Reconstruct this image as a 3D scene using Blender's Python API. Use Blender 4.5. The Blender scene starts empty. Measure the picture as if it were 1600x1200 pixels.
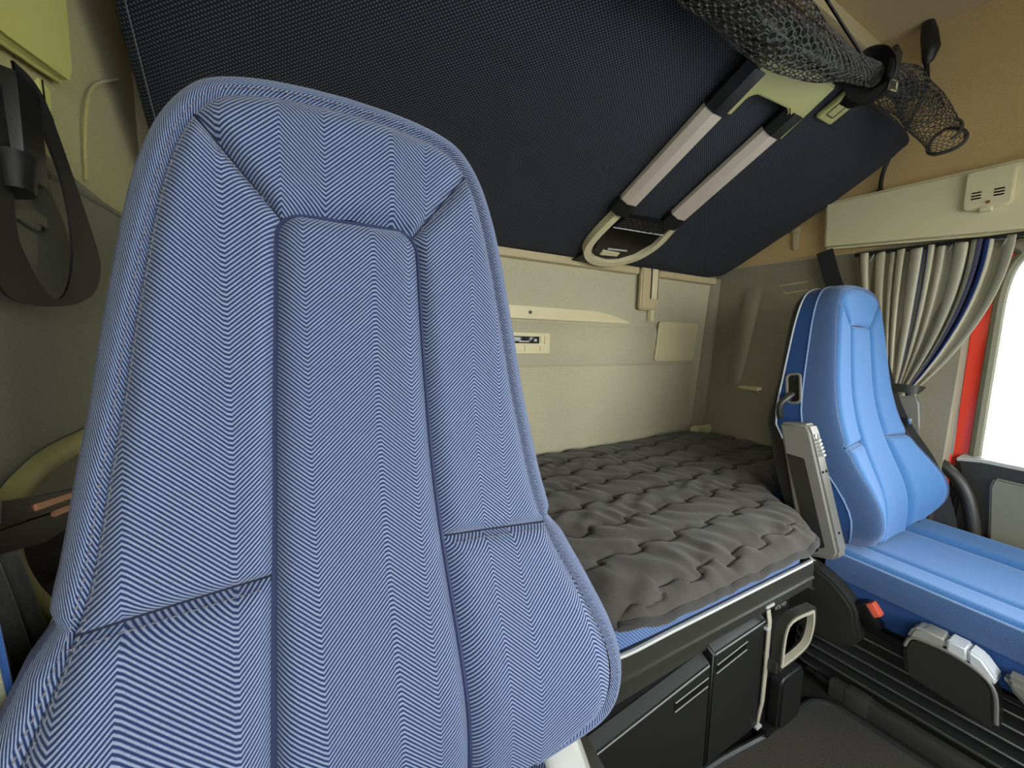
import bpy, bmesh, math, random
import numpy as np
from mathutils import Vector, Matrix
random.seed(7); rng = np.random.default_rng(7)
sc = bpy.context.scene
PI = math.pi
LIFT = 0.88            # everything below is measured from eye height, the floor ends up at z = 0

# ------------------------------------------------------------------ camera, sky, light, exposure
cam = bpy.data.cameras.new('camera'); cam.sensor_width = 36; cam.lens = 654/1600*36; cam.clip_start = .01
co = bpy.data.objects.new('camera', cam); sc.collection.objects.link(co)
RI = ((.8608490, -.0349308, .5076602), (-.5082684, -.1071403, .8545082), (.0245423, -.9936301, -.1099858))
co.matrix_world = Matrix([[RI[i][0], -RI[i][1], -RI[i][2], 0] for i in range(3)] + [[0, 0, 0, 1]])
sc.camera = co
w = bpy.data.worlds.new('sky'); sc.world = w; w.use_nodes = True
wn = w.node_tree.nodes; wl = w.node_tree.links
bg = wn['Background']; bg.inputs['Strength'].default_value = 10.0
tc = wn.new('ShaderNodeTexCoord'); sp = wn.new('ShaderNodeSeparateXYZ'); wl.new(tc.outputs['Generated'], sp.inputs[0])
rp = wn.new('ShaderNodeValToRGB'); wl.new(sp.outputs['Z'], rp.inputs[0]); wl.new(rp.outputs[0], bg.inputs[0])
rp.color_ramp.elements[0].position = 0; rp.color_ramp.elements[0].color = (1, .99, .97, 1)
rp.color_ramp.elements[1].position = 1; rp.color_ramp.elements[1].color = (.78, .88, 1, 1)
sc.view_settings.view_transform = 'Standard'; sc.view_settings.look = 'None'; sc.view_settings.gamma = 1
sc.view_settings.use_curve_mapping = False; sc.view_settings.exposure = 0.08
sc.cycles.max_bounces = 10; sc.cycles.diffuse_bounces = 6
def portal(name, loc, rot, sx, sy):
    l = bpy.data.lights.new(name, 'AREA'); l.shape = 'RECTANGLE'; l.size = sx; l.size_y = sy; l.cycles.is_portal = True
    o = bpy.data.objects.new(name, l); sc.collection.objects.link(o); o.location = loc; o.rotation_euler = rot
portal('windscreen_daylight', (.81, -.80, .07), (PI/2, 0, 0), 1.8, .76)
portal('right_window_daylight', (1.93, -.10, -.02), (0, PI/2, 0), .66, .9)
portal('left_window_daylight', (-.31, -.25, -.02), (0, -PI/2, 0), .66, .5)

# ------------------------------------------------------------------ helpers
def link(o): sc.collection.objects.link(o); return o
class MB:
    def __init__(s): s.v = []; s.f = []; s.uv = []
    def add(s, v, f, uv=None):
        n = len(s.v); s.v += [tuple(p) for p in v]; s.f += [tuple(i+n for i in q) for q in f]
        s.uv += list(uv) if uv is not None else [(p[0], p[2]) for p in v]
    def box(s, a, b, bev=.003, rot=None, seg=2):
        bm = bmesh.new(); bmesh.ops.create_cube(bm, size=1)
        c = [(a[i]+b[i])/2 for i in range(3)]; d = [abs(b[i]-a[i]) for i in range(3)]
        for v in bm.verts: v.co = Vector((v.co.x*d[0], v.co.y*d[1], v.co.z*d[2]))
        if bev > 0: bmesh.ops.bevel(bm, geom=bm.edges[:], offset=min(bev, min(d)*.45), segments=seg, affect='EDGES', profile=.6)
        for v in bm.verts:
            if rot: v.co = rot @ v.co
            v.co += Vector(c)
        s.bm(bm)
    def bm(s, bm):
        bm.verts.index_update()
        s.add([v.co[:] for v in bm.verts], [[v.index for v in f.verts] for f in bm.faces]); bm.free()
    def prism(s, poly, vec, bev=.002, seg=2):
        """closed polygon of 3-D points extruded by vec, edges rounded"""
        bm = bmesh.new(); vs = [bm.verts.new(p) for p in poly]; f = bm.faces.new(vs)
        r = bmesh.ops.extrude_face_region(bm, geom=[f]); bmesh.ops.translate(bm, verts=[e for e in r['geom'] if isinstance(e, bmesh.types.BMVert)], vec=vec)
        bmesh.ops.recalc_face_normals(bm, faces=bm.faces[:])
        if bev > 0: bmesh.ops.bevel(bm, geom=[e for e in bm.edges if e.calc_face_angle(0) > .35 or len(e.link_faces) < 2], offset=bev, segments=seg, affect='EDGES', clamp_overlap=True)
        s.bm(bm)
    def tube(s, pts, r, n=8, closed=False, cap=True, flat=None, up=None):
        """sweep of a circle (radius r, or a list of radii) or of a rectangle flat=(w,h) along pts"""
        P = [Vector(p) for p in pts]; m = len(P); rings = []
        rs = r if hasattr(r, '__len__') else [r]*m
        pn = None
        for i in range(m):
            a = P[(i-1) % m] if (closed or i > 0) else P[i]; b = P[(i+1) % m] if (closed or i < m-1) else P[i]
            t = (b-a).normalized()
            if up is not None: nn = Vector(up) - t*Vector(up).dot(t)
            elif pn is None: nn = t.orthogonal()
            else: nn = pn - t*pn.dot(t)
            nn.normalize(); pn = nn; bb = t.cross(nn)
            if flat:
                w_, h_ = flat; rings.append([P[i]+nn*(h_/2*y)+bb*(w_/2*x) for x, y in ((-1, -1), (1, -1), (1, 1), (-1, 1))])
            else: rings.append([P[i]+nn*(rs[i]*math.cos(2*PI*k/n))+bb*(rs[i]*math.sin(2*PI*k/n)) for k in range(n)])
        k = len(rings[0]); v = [p for q in rings for p in q]; f = []
        for i in range(m if closed else m-1):
            for j in range(k): f.append((i*k+j, i*k+(j+1) % k, ((i+1) % m)*k+(j+1) % k, ((i+1) % m)*k+j))
        if cap and not closed: f.append(tuple(range(k))[::-1]); f.append(tuple((m-1)*k+j for j in range(k)))
        s.add(v, f)
    def grid(s, P, UV=None, closeu=False):
        """P[i][j] points"""
        nu = len(P); nv = len(P[0]); v = [p for r in P for p in r]; f = []
        for i in range(nu if closeu else nu-1):
            for j in range(nv-1): f.append((i*nv+j, ((i+1) % nu)*nv+j, ((i+1) % nu)*nv+j+1, i*nv+j+1))
        s.add(v, f, [q for r in UV for q in r] if UV is not None else None)
    def build(s, name, m, parent=None, smooth=True, sharp=40, solid=0, fix=True, label=None, kind=None, world=None):
        me = bpy.data.meshes.new(name); me.from_pydata([tuple(p) for p in s.v], [], s.f)
        ul = me.uv_layers.new(name='UVMap'); ii = np.empty(len(me.loops), dtype=np.int32); me.loops.foreach_get('vertex_index', ii)
        ul.data.foreach_set('uv', np.array(s.uv, dtype=np.float32)[ii].ravel())
        if fix:
            bm = bmesh.new(); bm.from_mesh(me); bmesh.ops.recalc_face_normals(bm, faces=bm.faces[:]); bm.to_mesh(me); bm.free()
        if smooth:
            me.polygons.foreach_set('use_smooth', [True]*len(me.polygons))
            if sharp: me.set_sharp_from_angle(angle=math.radians(sharp))
        me.materials.append(m); o = link(bpy.data.objects.new(name, me))
        if parent is not None: o.parent = parent
        if solid:
            md = o.modifiers.new('thick', 'SOLIDIFY'); md.thickness = solid; md.offset = 0
        if label: o['label'] = label
        if kind: o['kind'] = kind
        return o
def thing(name, label, cat, loc=(0, 0, 0), group=None):
    o = link(bpy.data.objects.new(name, None)); o.location = loc; o.empty_display_size = .05
    o['label'] = label; o['category'] = cat
    if group: o['group'] = group
    return o
def tag(o, label, cat, group=None):
    o['label'] = label; o['category'] = cat
    if group: o['group'] = group
    return o
def struct(o): o['kind'] = 'structure'; return o
def crv(pts, n, closed=False):
    """smooth Catmull-Rom through pts"""
    P = [Vector(p) for p in pts]; m = len(P); out = []
    segs = m if closed else m-1
    for i in range(segs):
        p0 = P[(i-1) % m] if closed or i > 0 else P[0]*2-P[1]; p1 = P[i]; p2 = P[(i+1) % m]
        p3 = P[(i+2) % m] if closed or i < m-2 else P[m-1]*2-P[m-2]
        for k in range(n):
            t = k/n; out.append(.5*((2*p1)+(p2-p0)*t+(2*p0-5*p1+4*p2-p3)*t*t+(3*p1-p0-3*p2+p3)*t**3))
    if not closed: out.append(P[-1])
    return out
def rrect(x0, x1, y0, y1, r, n=5):
    """rounded rectangle outline in 2-D"""
    o = []
    for cx, cy, a in ((x1-r, y1-r, 0), (x0+r, y1-r, 90), (x0+r, y0+r, 180), (x1-r, y0+r, 270)):
        for k in range(n+1): t = math.radians(a+90*k/n); o.append((cx+r*math.cos(t), cy+r*math.sin(t)))
    return o
class Poly:
    """arc-length parametrised polyline"""
    def __init__(s, pts):
        s.p = np.array(pts, float); d = np.linalg.norm(np.diff(s.p, axis=0), axis=1); s.c = np.concatenate([[0], np.cumsum(d)]); s.L = s.c[-1]
    def __call__(s, a):
        a = np.clip(a, 0, 1)*s.L
        return np.array([np.interp(a, s.c, s.p[:, k]) for k in range(s.p.shape[1])])

# ------------------------------------------------------------------ materials
def newmat(name):
    m = bpy.data.materials.new(name); m.use_nodes = True; nt = m.node_tree
    return m, nt, nt.nodes['Principled BSDF']
def nd(nt, t, **k):
    n = nt.nodes.new(t)
    for a, b in k.items(): setattr(n, a, b)
    return n
def mth(nt, op, a, b=None, c=None):
    n = nd(nt, 'ShaderNodeMath', operation=op)
    for i, x in enumerate((a, b, c)):
        if x is None: continue
        if isinstance(x, (int, float)): n.inputs[i].default_value = x
        else: nt.links.new(x, n.inputs[i])
    return n.outputs[0]
def mixc(nt, f, a, b):
    n = nd(nt, 'ShaderNodeMix', data_type='RGBA'); nt.links.new(f, n.inputs[0])
    for i, x in ((6, a), (7, b)):
        if isinstance(x, tuple): n.inputs[i].default_value = (*x, 1)
        else: nt.links.new(x, n.inputs[i])
    return n.outputs[2]
def bump(nt, b, h, strength, dist=.001):
    n = nd(nt, 'ShaderNodeBump'); n.inputs['Strength'].default_value = strength; n.inputs['Distance'].default_value = dist
    nt.links.new(h, n.inputs['Height']); nt.links.new(n.outputs[0], b.inputs['Normal'])
def obj_coord(nt):
    return nd(nt, 'ShaderNodeTexCoord').outputs['Object']
def noise(nt, scale, detail=3, vec=None):
    n = nd(nt, 'ShaderNodeTexNoise'); n.inputs['Scale'].default_value = scale; n.inputs['Detail'].default_value = detail
    nt.links.new(vec if vec is not None else obj_coord(nt), n.inputs['Vector']); return n.outputs['Fac']
def plain(name, col, rough=.5, grain=900, gs=.12, var=.06, metal=0, spec=.5, mottle=6):
    m, nt, b = newmat(name); b.inputs['Roughness'].default_value = rough; b.inputs['Metallic'].default_value = metal
    b.inputs['Specular IOR Level'].default_value = spec
    f = noise(nt, mottle, 4); lo = tuple(c*(1-var) for c in col); hi = tuple(min(1, c*(1+var)) for c in col)
    g = noise(nt, grain, 2)
    c1 = mixc(nt, f, lo, hi)
    nt.links.new(c1, b.inputs['Base Color'])
    if gs: bump(nt, b, g, gs, .0006)
    return m
def felt(name, col, var=.22, spec=.15):
    m, nt, b = newmat(name); b.inputs['Roughness'].default_value = .95; b.inputs['Specular IOR Level'].default_value = spec
    b.inputs['Sheen Weight'].default_value = .15
    f = noise(nt, 420, 3); f2 = noise(nt, 3, 3); fm = mth(nt, 'ADD', mth(nt, 'MULTIPLY', f, .7), mth(nt, 'MULTIPLY', f2, .3))
    r = nd(nt, 'ShaderNodeMapRange'); r.inputs[1].default_value = .3; r.inputs[2].default_value = .7; nt.links.new(fm, r.inputs[0])
    nt.links.new(mixc(nt, r.outputs[0], tuple(c*(1-var) for c in col), tuple(min(1, c*(1+var)) for c in col)), b.inputs['Base Color'])
    bump(nt, b, f, .35, .001); return m
def uvxy(nt):
    s_ = nd(nt, 'ShaderNodeSeparateXYZ'); nt.links.new(nd(nt, 'ShaderNodeTexCoord').outputs['UV'], s_.inputs[0]); return s_.outputs[0], s_.outputs[1]
def herringbone(name, dark, light, pitch=.0042, col=.046, slope=.62, share=.5, bs=.5):
    m, nt, b = newmat(name); u, v = uvxy(nt); b.inputs['Roughness'].default_value = .8; b.inputs['Specular IOR Level'].default_value = .25
    b.inputs['Sheen Weight'].default_value = .25; b.inputs['Sheen Tint'].default_value = (.8, .85, 1, 1)
    W_ = [.072, .046, .028, .060, .040, .052, .030, .068, .044, .036, .062, .034, .05, .03, .06, .045, .05, .04]; tot = sum(W_); z_ = 0; sg = 1; zs = [0]
    for w_ in W_: z_ += sg*w_; sg = -sg; zs.append(z_)
    lo, hi = min(zs), max(zs); r0 = nd(nt, 'ShaderNodeValToRGB'); e = r0.color_ramp.elements; xx = 0
    for i, z_ in enumerate(zs):
        p_ = xx/tot; v_ = (z_-lo)/(hi-lo); c_ = (v_, v_, v_, 1)
        if i < 2: e[i].position = p_; e[i].color = c_
        else: x_ = e.new(min(1, p_)); x_.color = c_
        if i < len(W_): xx += W_[i]
    nt.links.new(mth(nt, 'DIVIDE', u, tot), r0.inputs[0]); tri = mth(nt, 'MULTIPLY', r0.outputs[0], hi-lo)
    q = mth(nt, 'FRACT', mth(nt, 'DIVIDE', mth(nt, 'SUBTRACT', v, mth(nt, 'MULTIPLY', tri, slope)), pitch))
    wv = mth(nt, 'ABSOLUTE', mth(nt, 'SUBTRACT', mth(nt, 'MULTIPLY', q, 2), 1))
    r = nd(nt, 'ShaderNodeMapRange'); r.interpolation_type = 'SMOOTHSTEP'; r.inputs[1].default_value = 1-share-.22; r.inputs[2].default_value = 1-share+.22; nt.links.new(wv, r.inputs[0])
    n_ = noise(nt, 500, 2); fac = mth(nt, 'MULTIPLY', r.outputs[0], mth(nt, 'ADD', mth(nt, 'MULTIPLY', n_, .7), .62))
    fac = mth(nt, 'MINIMUM', fac, 1)
    nt.links.new(mixc(nt, fac, dark, light), b.inputs['Base Color']); bump(nt, b, r.outputs[0], bs, .0008)
    return m
def dotted(name, base, dot, pitch=.0065, share=.25, bs=.3, rough=.85, us=1.0):
    m, nt, b = newmat(name); u, v = uvxy(nt); b.inputs['Roughness'].default_value = rough; b.inputs['Specular IOR Level'].default_value = .25
    k = PI/pitch; u = mth(nt, 'MULTIPLY', u, us)
    s1 = mth(nt, 'SINE', mth(nt, 'MULTIPLY', mth(nt, 'ADD', u, v), k)); s2 = mth(nt, 'SINE', mth(nt, 'MULTIPLY', mth(nt, 'SUBTRACT', u, v), k))
    p = mth(nt, 'ABSOLUTE', mth(nt, 'MULTIPLY', s1, s2))
    r = nd(nt, 'ShaderNodeMapRange'); r.interpolation_type = 'SMOOTHSTEP'; r.inputs[1].default_value = 1-share-.15; r.inputs[2].default_value = 1-share+.15; nt.links.new(p, r.inputs[0])
    f = noise(nt, 5, 4); bb = mixc(nt, f, tuple(c*.85 for c in base), tuple(c*1.15 for c in base))
    nt.links.new(mixc(nt, r.outputs[0], bb, dot), b.inputs['Base Color']); bump(nt, b, p, bs, .0008); return m
def glassm(name):
    m, nt, b = newmat(name); nt.nodes.remove(b); out = nt.nodes['Material Output']
    t = nd(nt, 'ShaderNodeBsdfTransparent'); t.inputs[0].default_value = (.96, .98, .97, 1); g = nd(nt, 'ShaderNodeBsdfGlossy'); g.inputs['Roughness'].default_value = .02
    fr = nd(nt, 'ShaderNodeFresnel'); fr.inputs[0].default_value = 1.25; mx = nd(nt, 'ShaderNodeMixShader')
    nt.links.new(fr.outputs[0], mx.inputs[0]); nt.links.new(t.outputs[0], mx.inputs[1]); nt.links.new(g.outputs[0], mx.inputs[2]); nt.links.new(mx.outputs[0], out.inputs[0]); return m
def curtainm(name):
    m, nt, b = newmat(name); u, v = uvxy(nt); b.inputs['Roughness'].default_value = .9; b.inputs['Specular IOR Level'].default_value = .1
    r = nd(nt, 'ShaderNodeValToRGB'); r.color_ramp.interpolation = 'CONSTANT'; nt.links.new(u, r.inputs[0])
    beige = (.46, .42, .30, 1); blue = (.035, .06, .19, 1); light = (.48, .50, .55, 1); navy = (.05, .05, .075, 1)
    st = [(0, beige), (.36, light), (.375, blue), (.385, beige), (.455, blue), (.463, light), (.475, beige), (.50, light), (.51, blue), (.522, beige), (.80, navy), (.845, blue), (.865, beige)]
    e = r.color_ramp.elements; e[0].position, e[0].color = st[0]; e[1].position, e[1].color = st[1]
    for p, c in st[2:]: x = e.new(p); x.color = c
    nt.links.new(r.outputs[0], b.inputs['Base Color']); bump(nt, b, noise(nt, 700, 2), .3, .0008)
    return m
M = dict(
    hb=herringbone('dimmed_herringbone_fabric', (.010, .024, .092), (.235, .28, .40), pitch=.0040, slope=.95, share=.47),  # near seat's copy of the shared seat fabric, dimmed in its colour
    hb_far=herringbone('lit_herringbone_fabric', (.028, .115, .33), (.085, .225, .45), pitch=.0034, bs=.3),  # far seat's copy of the same fabric, window light put into its colour
    hb_shade=herringbone('shaded_blue_herringbone_fabric', (.02, .055, .17), (.10, .175, .32), pitch=.0034, bs=.4), gus=felt('plain_blue_side_cloth', (.04, .06, .21), .1), gus_far=felt('plain_deep_blue_side_cloth', (.022, .070, .215), .1),  # far seat border: same fabric with the side's shade painted in
    thread=plain('grey_thread', (.15, .14, .16), .8, gs=0), pipe=plain('pale_blue_piping', (.22, .33, .55), .7, gs=0), pipew=plain('white_piping', (.55, .58, .62), .6, gs=0),
    seamk=plain('black_thread', (.008, .007, .006), .9, gs=0), seamd=plain('dark_seam', (.008, .012, .03), .9, gs=0), pipeb=plain('navy_piping', (.018, .028, .085), .7, gs=0),
    black=plain('black_plastic', (.007, .0066, .006), .38, gs=.25), blackm=plain('matt_black_plastic', (.010, .0098, .0085), .45, gs=.4), gloss=plain('gloss_black', (.006, .006, .006), .12, gs=0),
    capg=plain('soft_grey_plastic', (.33, .32, .29), .35, gs=.3), silver=plain('silver_plastic', (.78, .78, .80), .3, gs=0, metal=.2), dgrey=plain('dark_grey_plastic', (.029, .027, .021), .40, gs=.4), mgrey=plain('grey_plastic', (.20, .19, .165), .45, gs=.35), lgrey=plain('light_grey_plastic', (.45, .44, .41), .4, gs=.4),
    ribhi=plain('painted_rib_highlight', (.10, .098, .088), .3, gs=0, spec=.8), railg=plain('worn_rail_grey', (.055, .053, .045), .5, gs=.3), rubber=plain('black_rubber', (.032, .032, .03), .25, gs=.1, spec=.8), chrome=plain('chrome', (.8, .8, .82), .12, gs=0, metal=1),
    shell=felt('black_seat_shell', (.028, .026, .022), .15), strap=plain('black_webbing', (.008, .008, .009), .6, grain=500, gs=.5), 
    wallr=felt('beige_rear_wall_felt', (.475, .43, .295)), walll=felt('grey_side_wall_felt', (.255, .22, .15)), wallu=felt('tan_upper_wall_felt', (.56, .385, .175)), wally=felt('shade_olive_wall_felt', (.33, .29, .115)), wallg=felt('shade_dark_olive_wall', (.14, .135, .075)),  # wally, wallg: yellow-green cast of the left side put into the felt
    ceil=felt('tan_headlining', (.46, .335, .165)), cream=plain('cream_plastic', (.67, .585, .36), .45, gs=.3), creamd=plain('tan_plastic', (.52, .42, .24), .5, gs=.3), yel=plain('shade_yellow_plastic', (.52, .50, .15), .5, gs=.35), olive=plain('shade_olive_plastic', (.40, .37, .14), .45, gs=.3),  # yel, olive: beige plastic with the yellow-olive cast of shade painted in
    alu=plain('champagne_aluminium', (.80, .66, .54), .35, metal=.35, gs=.1), bunk=dotted('navy_dotted_cloth', (.012, .0148, .023), (.13, .13, .13), .0068, .26, us=.75), mattr=dotted('blue_dotted_cloth', (.05, .095, .24), (.28, .36, .50), .006, .3),
    quilt=felt('dark_grey_quilt', (.072, .063, .053), .2), rim=felt('dark_quilt_binding', (.05, .046, .043), .2), netd=felt('dense_black_net', (.012, .011, .009), .5), net=plain('black_net', (.038, .033, .026), .6, gs=0),
    carpet=felt('dark_carpet', (.040, .034, .026), .9), floor=plain('black_floor_rubber', (.022, .02, .018), .5, gs=.5), red=plain('red_paint', (.85, .06, .03), .15, gs=0, spec=.6), orange=plain('orange_buckle', (.75, .12, .06), .35, gs=0), copper=plain('copper_strip', (.75, .36, .22), .25, metal=.8, gs=0),
    copperw=plain('cream_webbing', (.36, .32, .24), .7, grain=400, gs=.4), glass=glassm('window_glass'), cur=curtainm('striped_curtain_cloth'), curd=felt('dark_curtain_lining', (.05, .048, .042), .3), curg=felt('pale_curtain_cloth', (.40, .39, .26), .15),
    seal=plain('olive_door_seal', (.16, .15, .09), .6), ground=plain('pale_yard_concrete', (.5, .5, .48), .9), dash=plain('dark_dashboard', (.05, .05, .05), .6), screen=plain('dark_display', (.02, .022, .02), .1, gs=0), white=plain('white_print', (.7, .7, .68), .6, gs=0),
    doorp=plain('olive_grey_door_panel', (.22, .205, .15), .6, gs=.6))

# ------------------------------------------------------------------ room shell
def sbox(name, a, b, m, bev=.002):
    k = MB(); k.box(a, b, bev); return struct(k.build(name, m))
XL, XR, YB, ZF, ZC = -.205, 1.835, 1.235, -.88, 1.0
sbox('floor', (-.35, -.95, ZF-.05), (2.0, 1.35, ZF), M['floor'], 0)
sbox('ceiling', (-.35, -.95, ZC), (2.0, .705, ZC+.04), M['ceil'], 0)
sbox('trim_1', (-.25, .685, .955), (1.86, .72, ZC+.02), M['creamd'], .004)
sbox('ceiling', (-.35, .70, .965), (2.0, 1.35, 1.04), M['ceil'], 0)
sbox('wall_rear', (-.35, YB, ZF), (2.0, YB+.05, 1.0), M['wallr'], 0)
# front: dash wall below the windscreen, roof shelf above it, two posts
sbox('wall_front', (-.35, -.95, ZF), (2.0, -.85, -.30), M['dash'], 0)
sbox('wall_front', (-.35, -.95, .44), (2.0, -.85, 1.02), M['dash'], 0)  # unseen, brought down low to cut the light from above
for x0, x1 in ((-.35, -.12), (1.76, 2.0)): sbox('trim_2', (x0, -.95, -.32), (x1, -.85, .6), M['dash'], 0)
k = MB(); k.box((-.12, -.91, -.30), (1.76, -.905, .44), 0); struct(k.build('window_1', M['glass']))
# right side: rear part leans inward towards the floor, upper tan part, door with window opening
def side_wall(name, prof, y0, y1, m, out=.06):
    k = MB(); sgn = 1 if prof[0][0] > .8 else -1
    poly = [(x, y0, z) for x, z in prof] + [(x+sgn*out, y0, z) for x, z in prof[::-1]]
    k.prism(poly, (0, y1-y0, 0), 0); return struct(k.build(name, m))
side_wall('wall_right', [(1.835, .335), (1.845, 1.02)], -.95, 1.28, M['wallu'])
side_wall('wall_right', [(1.765, -.45), (1.80, -.05), (1.825, .335)], .40, 1.28, M['walll'], .11)
side_wall('wall_right', [(1.80, ZF), (1.82, -.35)], .46, 1.28, M['dgrey'], .08)
sbox('wall_right', (1.87, -.95, ZF), (1.94, .47, -.36), M['dgrey'])
sbox('wall_right', (1.87, -.95, .315), (1.94, .47, .36), M['blackm'])
sbox('wall_right', (1.87, -.95, -.37), (1.94, -.62, .33), M['blackm'])
# groove strip between the tan and the grey wall, corner bead
k = MB(); k.tube([(1.824, y, .333) for y in (.70, 1.24)], .0035, 6); struct(k.build('trim_3', M['creamd']))
k = MB(); k.grid([[(1.745+(z+.45)*.105-.055*math.cos(t)+.02, 1.235-.03*math.sin(t), z) for z in np.linspace(-.45, .29, 12)] for t in np.linspace(0, PI, 9)])
struct(k.build('trim_4', M['walll']))
# hollow in the side wall, shown as its raised lip and ledge
k = MB(); P = []
for i in range(25):
    a = i/24; z = -.22+.46*a; w_ = .055*(1-.25*a)
    P.append([(1.823-.10*max(0, .335-z)*.28-.0025+.0-.026*math.exp(-((c-.5)/.2)**4)*min(1, (1-a)*4)*min(1, a*5+.3), 1.19-.05*a-.19*c*(.55+.45*w_/.055), z) for c in np.linspace(0, 1, 25)])
k.grid(P); struct(k.build('trim_5', M['walll']))
# left side
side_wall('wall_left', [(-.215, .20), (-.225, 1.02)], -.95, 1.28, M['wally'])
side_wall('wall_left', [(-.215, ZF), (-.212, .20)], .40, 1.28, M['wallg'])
sbox('wall_left', (-.31, -.95, ZF), (-.25, .42, -.36), M['dgrey']); sbox('wall_left', (-.31, -.95, .315), (-.25, .42, 1.0), M['wally'])
sbox('wall_left', (-.31, -.95, -.37), (-.25, -.5, .33), M['blackm']); sbox('wall_left', (-.31, 0, -.37), (-.235, .42, .33), M['wally'])  # unseen rear wall piece shortens the window to dim this side
k = MB(); k.box((-.29, -.5, -.36), (-.285, 0, .315), 0); struct(k.build('window_2', M['glass']))
k = MB(); k.tube(crv([(-.211, .70, .172), (-.211, .76, .182), (-.211, .95, .195), (-.211, 1.23, .21)], 6), .0045, 8); struct(k.build('trim_6', M['wallg']))
k = MB(); k.tube(crv([(-.213, .86, .21), (-.210, .87, .30), (-.212, .93, .37), (-.216, 1.10, .46)], 8), .0025, 8); struct(k.build('trim_7', M['wally']))
# rear wall: top trim under the bunk, ledge line
k = MB()
for a, b in ((-.18, 1.30), (1.42, 1.80)): k.prism([(a, 1.214, .266), (a, 1.24, .260), (a, 1.24, .30), (a, 1.214, .290)], (b-a, 0, .0), .002)
struct(k.build('trim_8', M['creamd']))
k = MB(); k.prism([(-.18, 1.236, .06), (-.18, 1.222, .04), (-.18, 1.222, -.085), (-.18, 1.236, -.105)], (1.86, 0, 0), .004); struct(k.build('trim_9', M['wallr']))
# ground outside
k = MB(); k.box((-30, -30, -2.5), (30, 30, -2.4), 0); struct(k.build('ground', M['ground']))

# ------------------------------------------------------------------ right door, window, door frame
d = thing('door', 'half seen black cab door below the bright window, grey padded panel', 'door', (1.86, .1, ZF)); d['kind'] = 'structure'; d.name = 'door_1'
def to(p, o): return [(x-o.location.x, y-o.location.y, z-o.location.z) for x, y, z in p]
def shift(mb, o):
    l = o.location; mb.v = [(x-l.x, y-l.y, z-l.z) for x, y, z in mb.v]; return mb
k = MB(); k.prism([(1.868, -.62, -.80), (1.868, .385, -.80), (1.868, .375, -.40), (1.868, .39, -.332), (1.868, .33, -.325), (1.868, -.62, -.36)], (-.035, 0, 0), .012, 3); shift(k, d).build('inner_panel', M['dgrey'], d)
k = MB(); k.prism([(1.834, -.60, -.78), (1.834, .275, -.78), (1.834, .306, -.40), (1.834, .300, -.372), (1.834, -.60, -.42)], (-.014, 0, 0), .006, 3); shift(k, d).build('padded_panel', M['doorp'], d)
k = MB(); k.prism([(1.835, .385, -.335), (1.835, .32, -.328), (1.835, -.6, -.362), (1.90, -.6, -.345), (1.90, .37, -.310)], (0, 0, -.012), .003); shift(k, d).build('sill_cap', M['lgrey'], d)
k = MB(); k.tube(crv([(1.865, .352, -.33), (1.868, .350, .0), (1.866, .345, .18), (1.866, .318, .27), (1.866, .25, .312), (1.866, -.60, .315)], 8), .014, 8); shift(k, d).build('window_seal', M['seal'], d)
k = MB(); k.box((1.905, -.62, -.36), (1.91, .35, .33), 0); struct(k.build('window_3', M['glass']))
k = MB(); k.prism([(1.868, .402, -.37), (1.868, .352, -.37), (1.868, .345, .20), (1.868, .30, .30), (1.868, .40, .31)], (.03, 0, 0), .003); k.tube(crv([(1.845, .402, -.33), (1.845, .397, -.5), (1.848, .385, -.62)], 6), .006, 6); struct(k.build('trim_10', M['red']))
k = MB(); k.tube(crv([(1.855, .413, .31), (1.855, .418, .05), (1.852, .408, -.31), (1.852, .425, -.45), (1.852, .43, -.75)], 8), .013, 8); struct(k.build('trim_11', M['mgrey']))
sbox('wall_right', (1.84, .41, -.38), (1.93, .47, .33), M['walll'])
k = MB(); k.tube(crv([(1.82, .50, -.345), (1.80, .455, -.345), (1.795, .40, -.36), (1.795, .35, -.42), (1.795, .322, -.52), (1.80, .315, -.62), (1.83, .315, -.70)], 8), [.017]*49, 12); gh = k.build('grab_handle', M['dgrey']); tag(gh, 'curved dark grey grab handle between the far seat belt and the door', 'handle')

# ------------------------------------------------------------------ side shelf with alarm unit, right
k = MB(); k.prism([(1.79, .80, .52), (1.79, .792, .352), (1.79, .30, .318), (1.79, -.6, .30), (1.79, -.6, .52)], (.043, 0, 0), .010, 3)
sh = k.build('overhead_shelf', M['cream']); tag(sh, 'long cream plastic header panel above the striped curtain and side window', 'panel')
al = thing('alarm_unit', 'small square cream box with two sets of slots on the header panel', 'box', (1.775, .385, .455))
pl = [(0, y, z) for y, z in rrect(-.048, .048, -.056, .052, .014)]
k = MB(); k.prism(pl, (.016, 0, 0), .003); k.box((-.002, -.012, -.066), (.014, .012, -.05), .003); k.build('case', M['cream'], al)
for y0 in (-.032, .012):
    for i in range(3):
        k = MB(); k.box((-.0015, y0, -.028+.008*i), (.004, y0+.02, -.024+.008*i), .0008); k.build('slot', M['gloss'], al)
k = MB(); k.tube([(-.002, -.003, -.041), (.004, -.003, -.041)], .005, 12); k.build('button', M['copper'], al)

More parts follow.
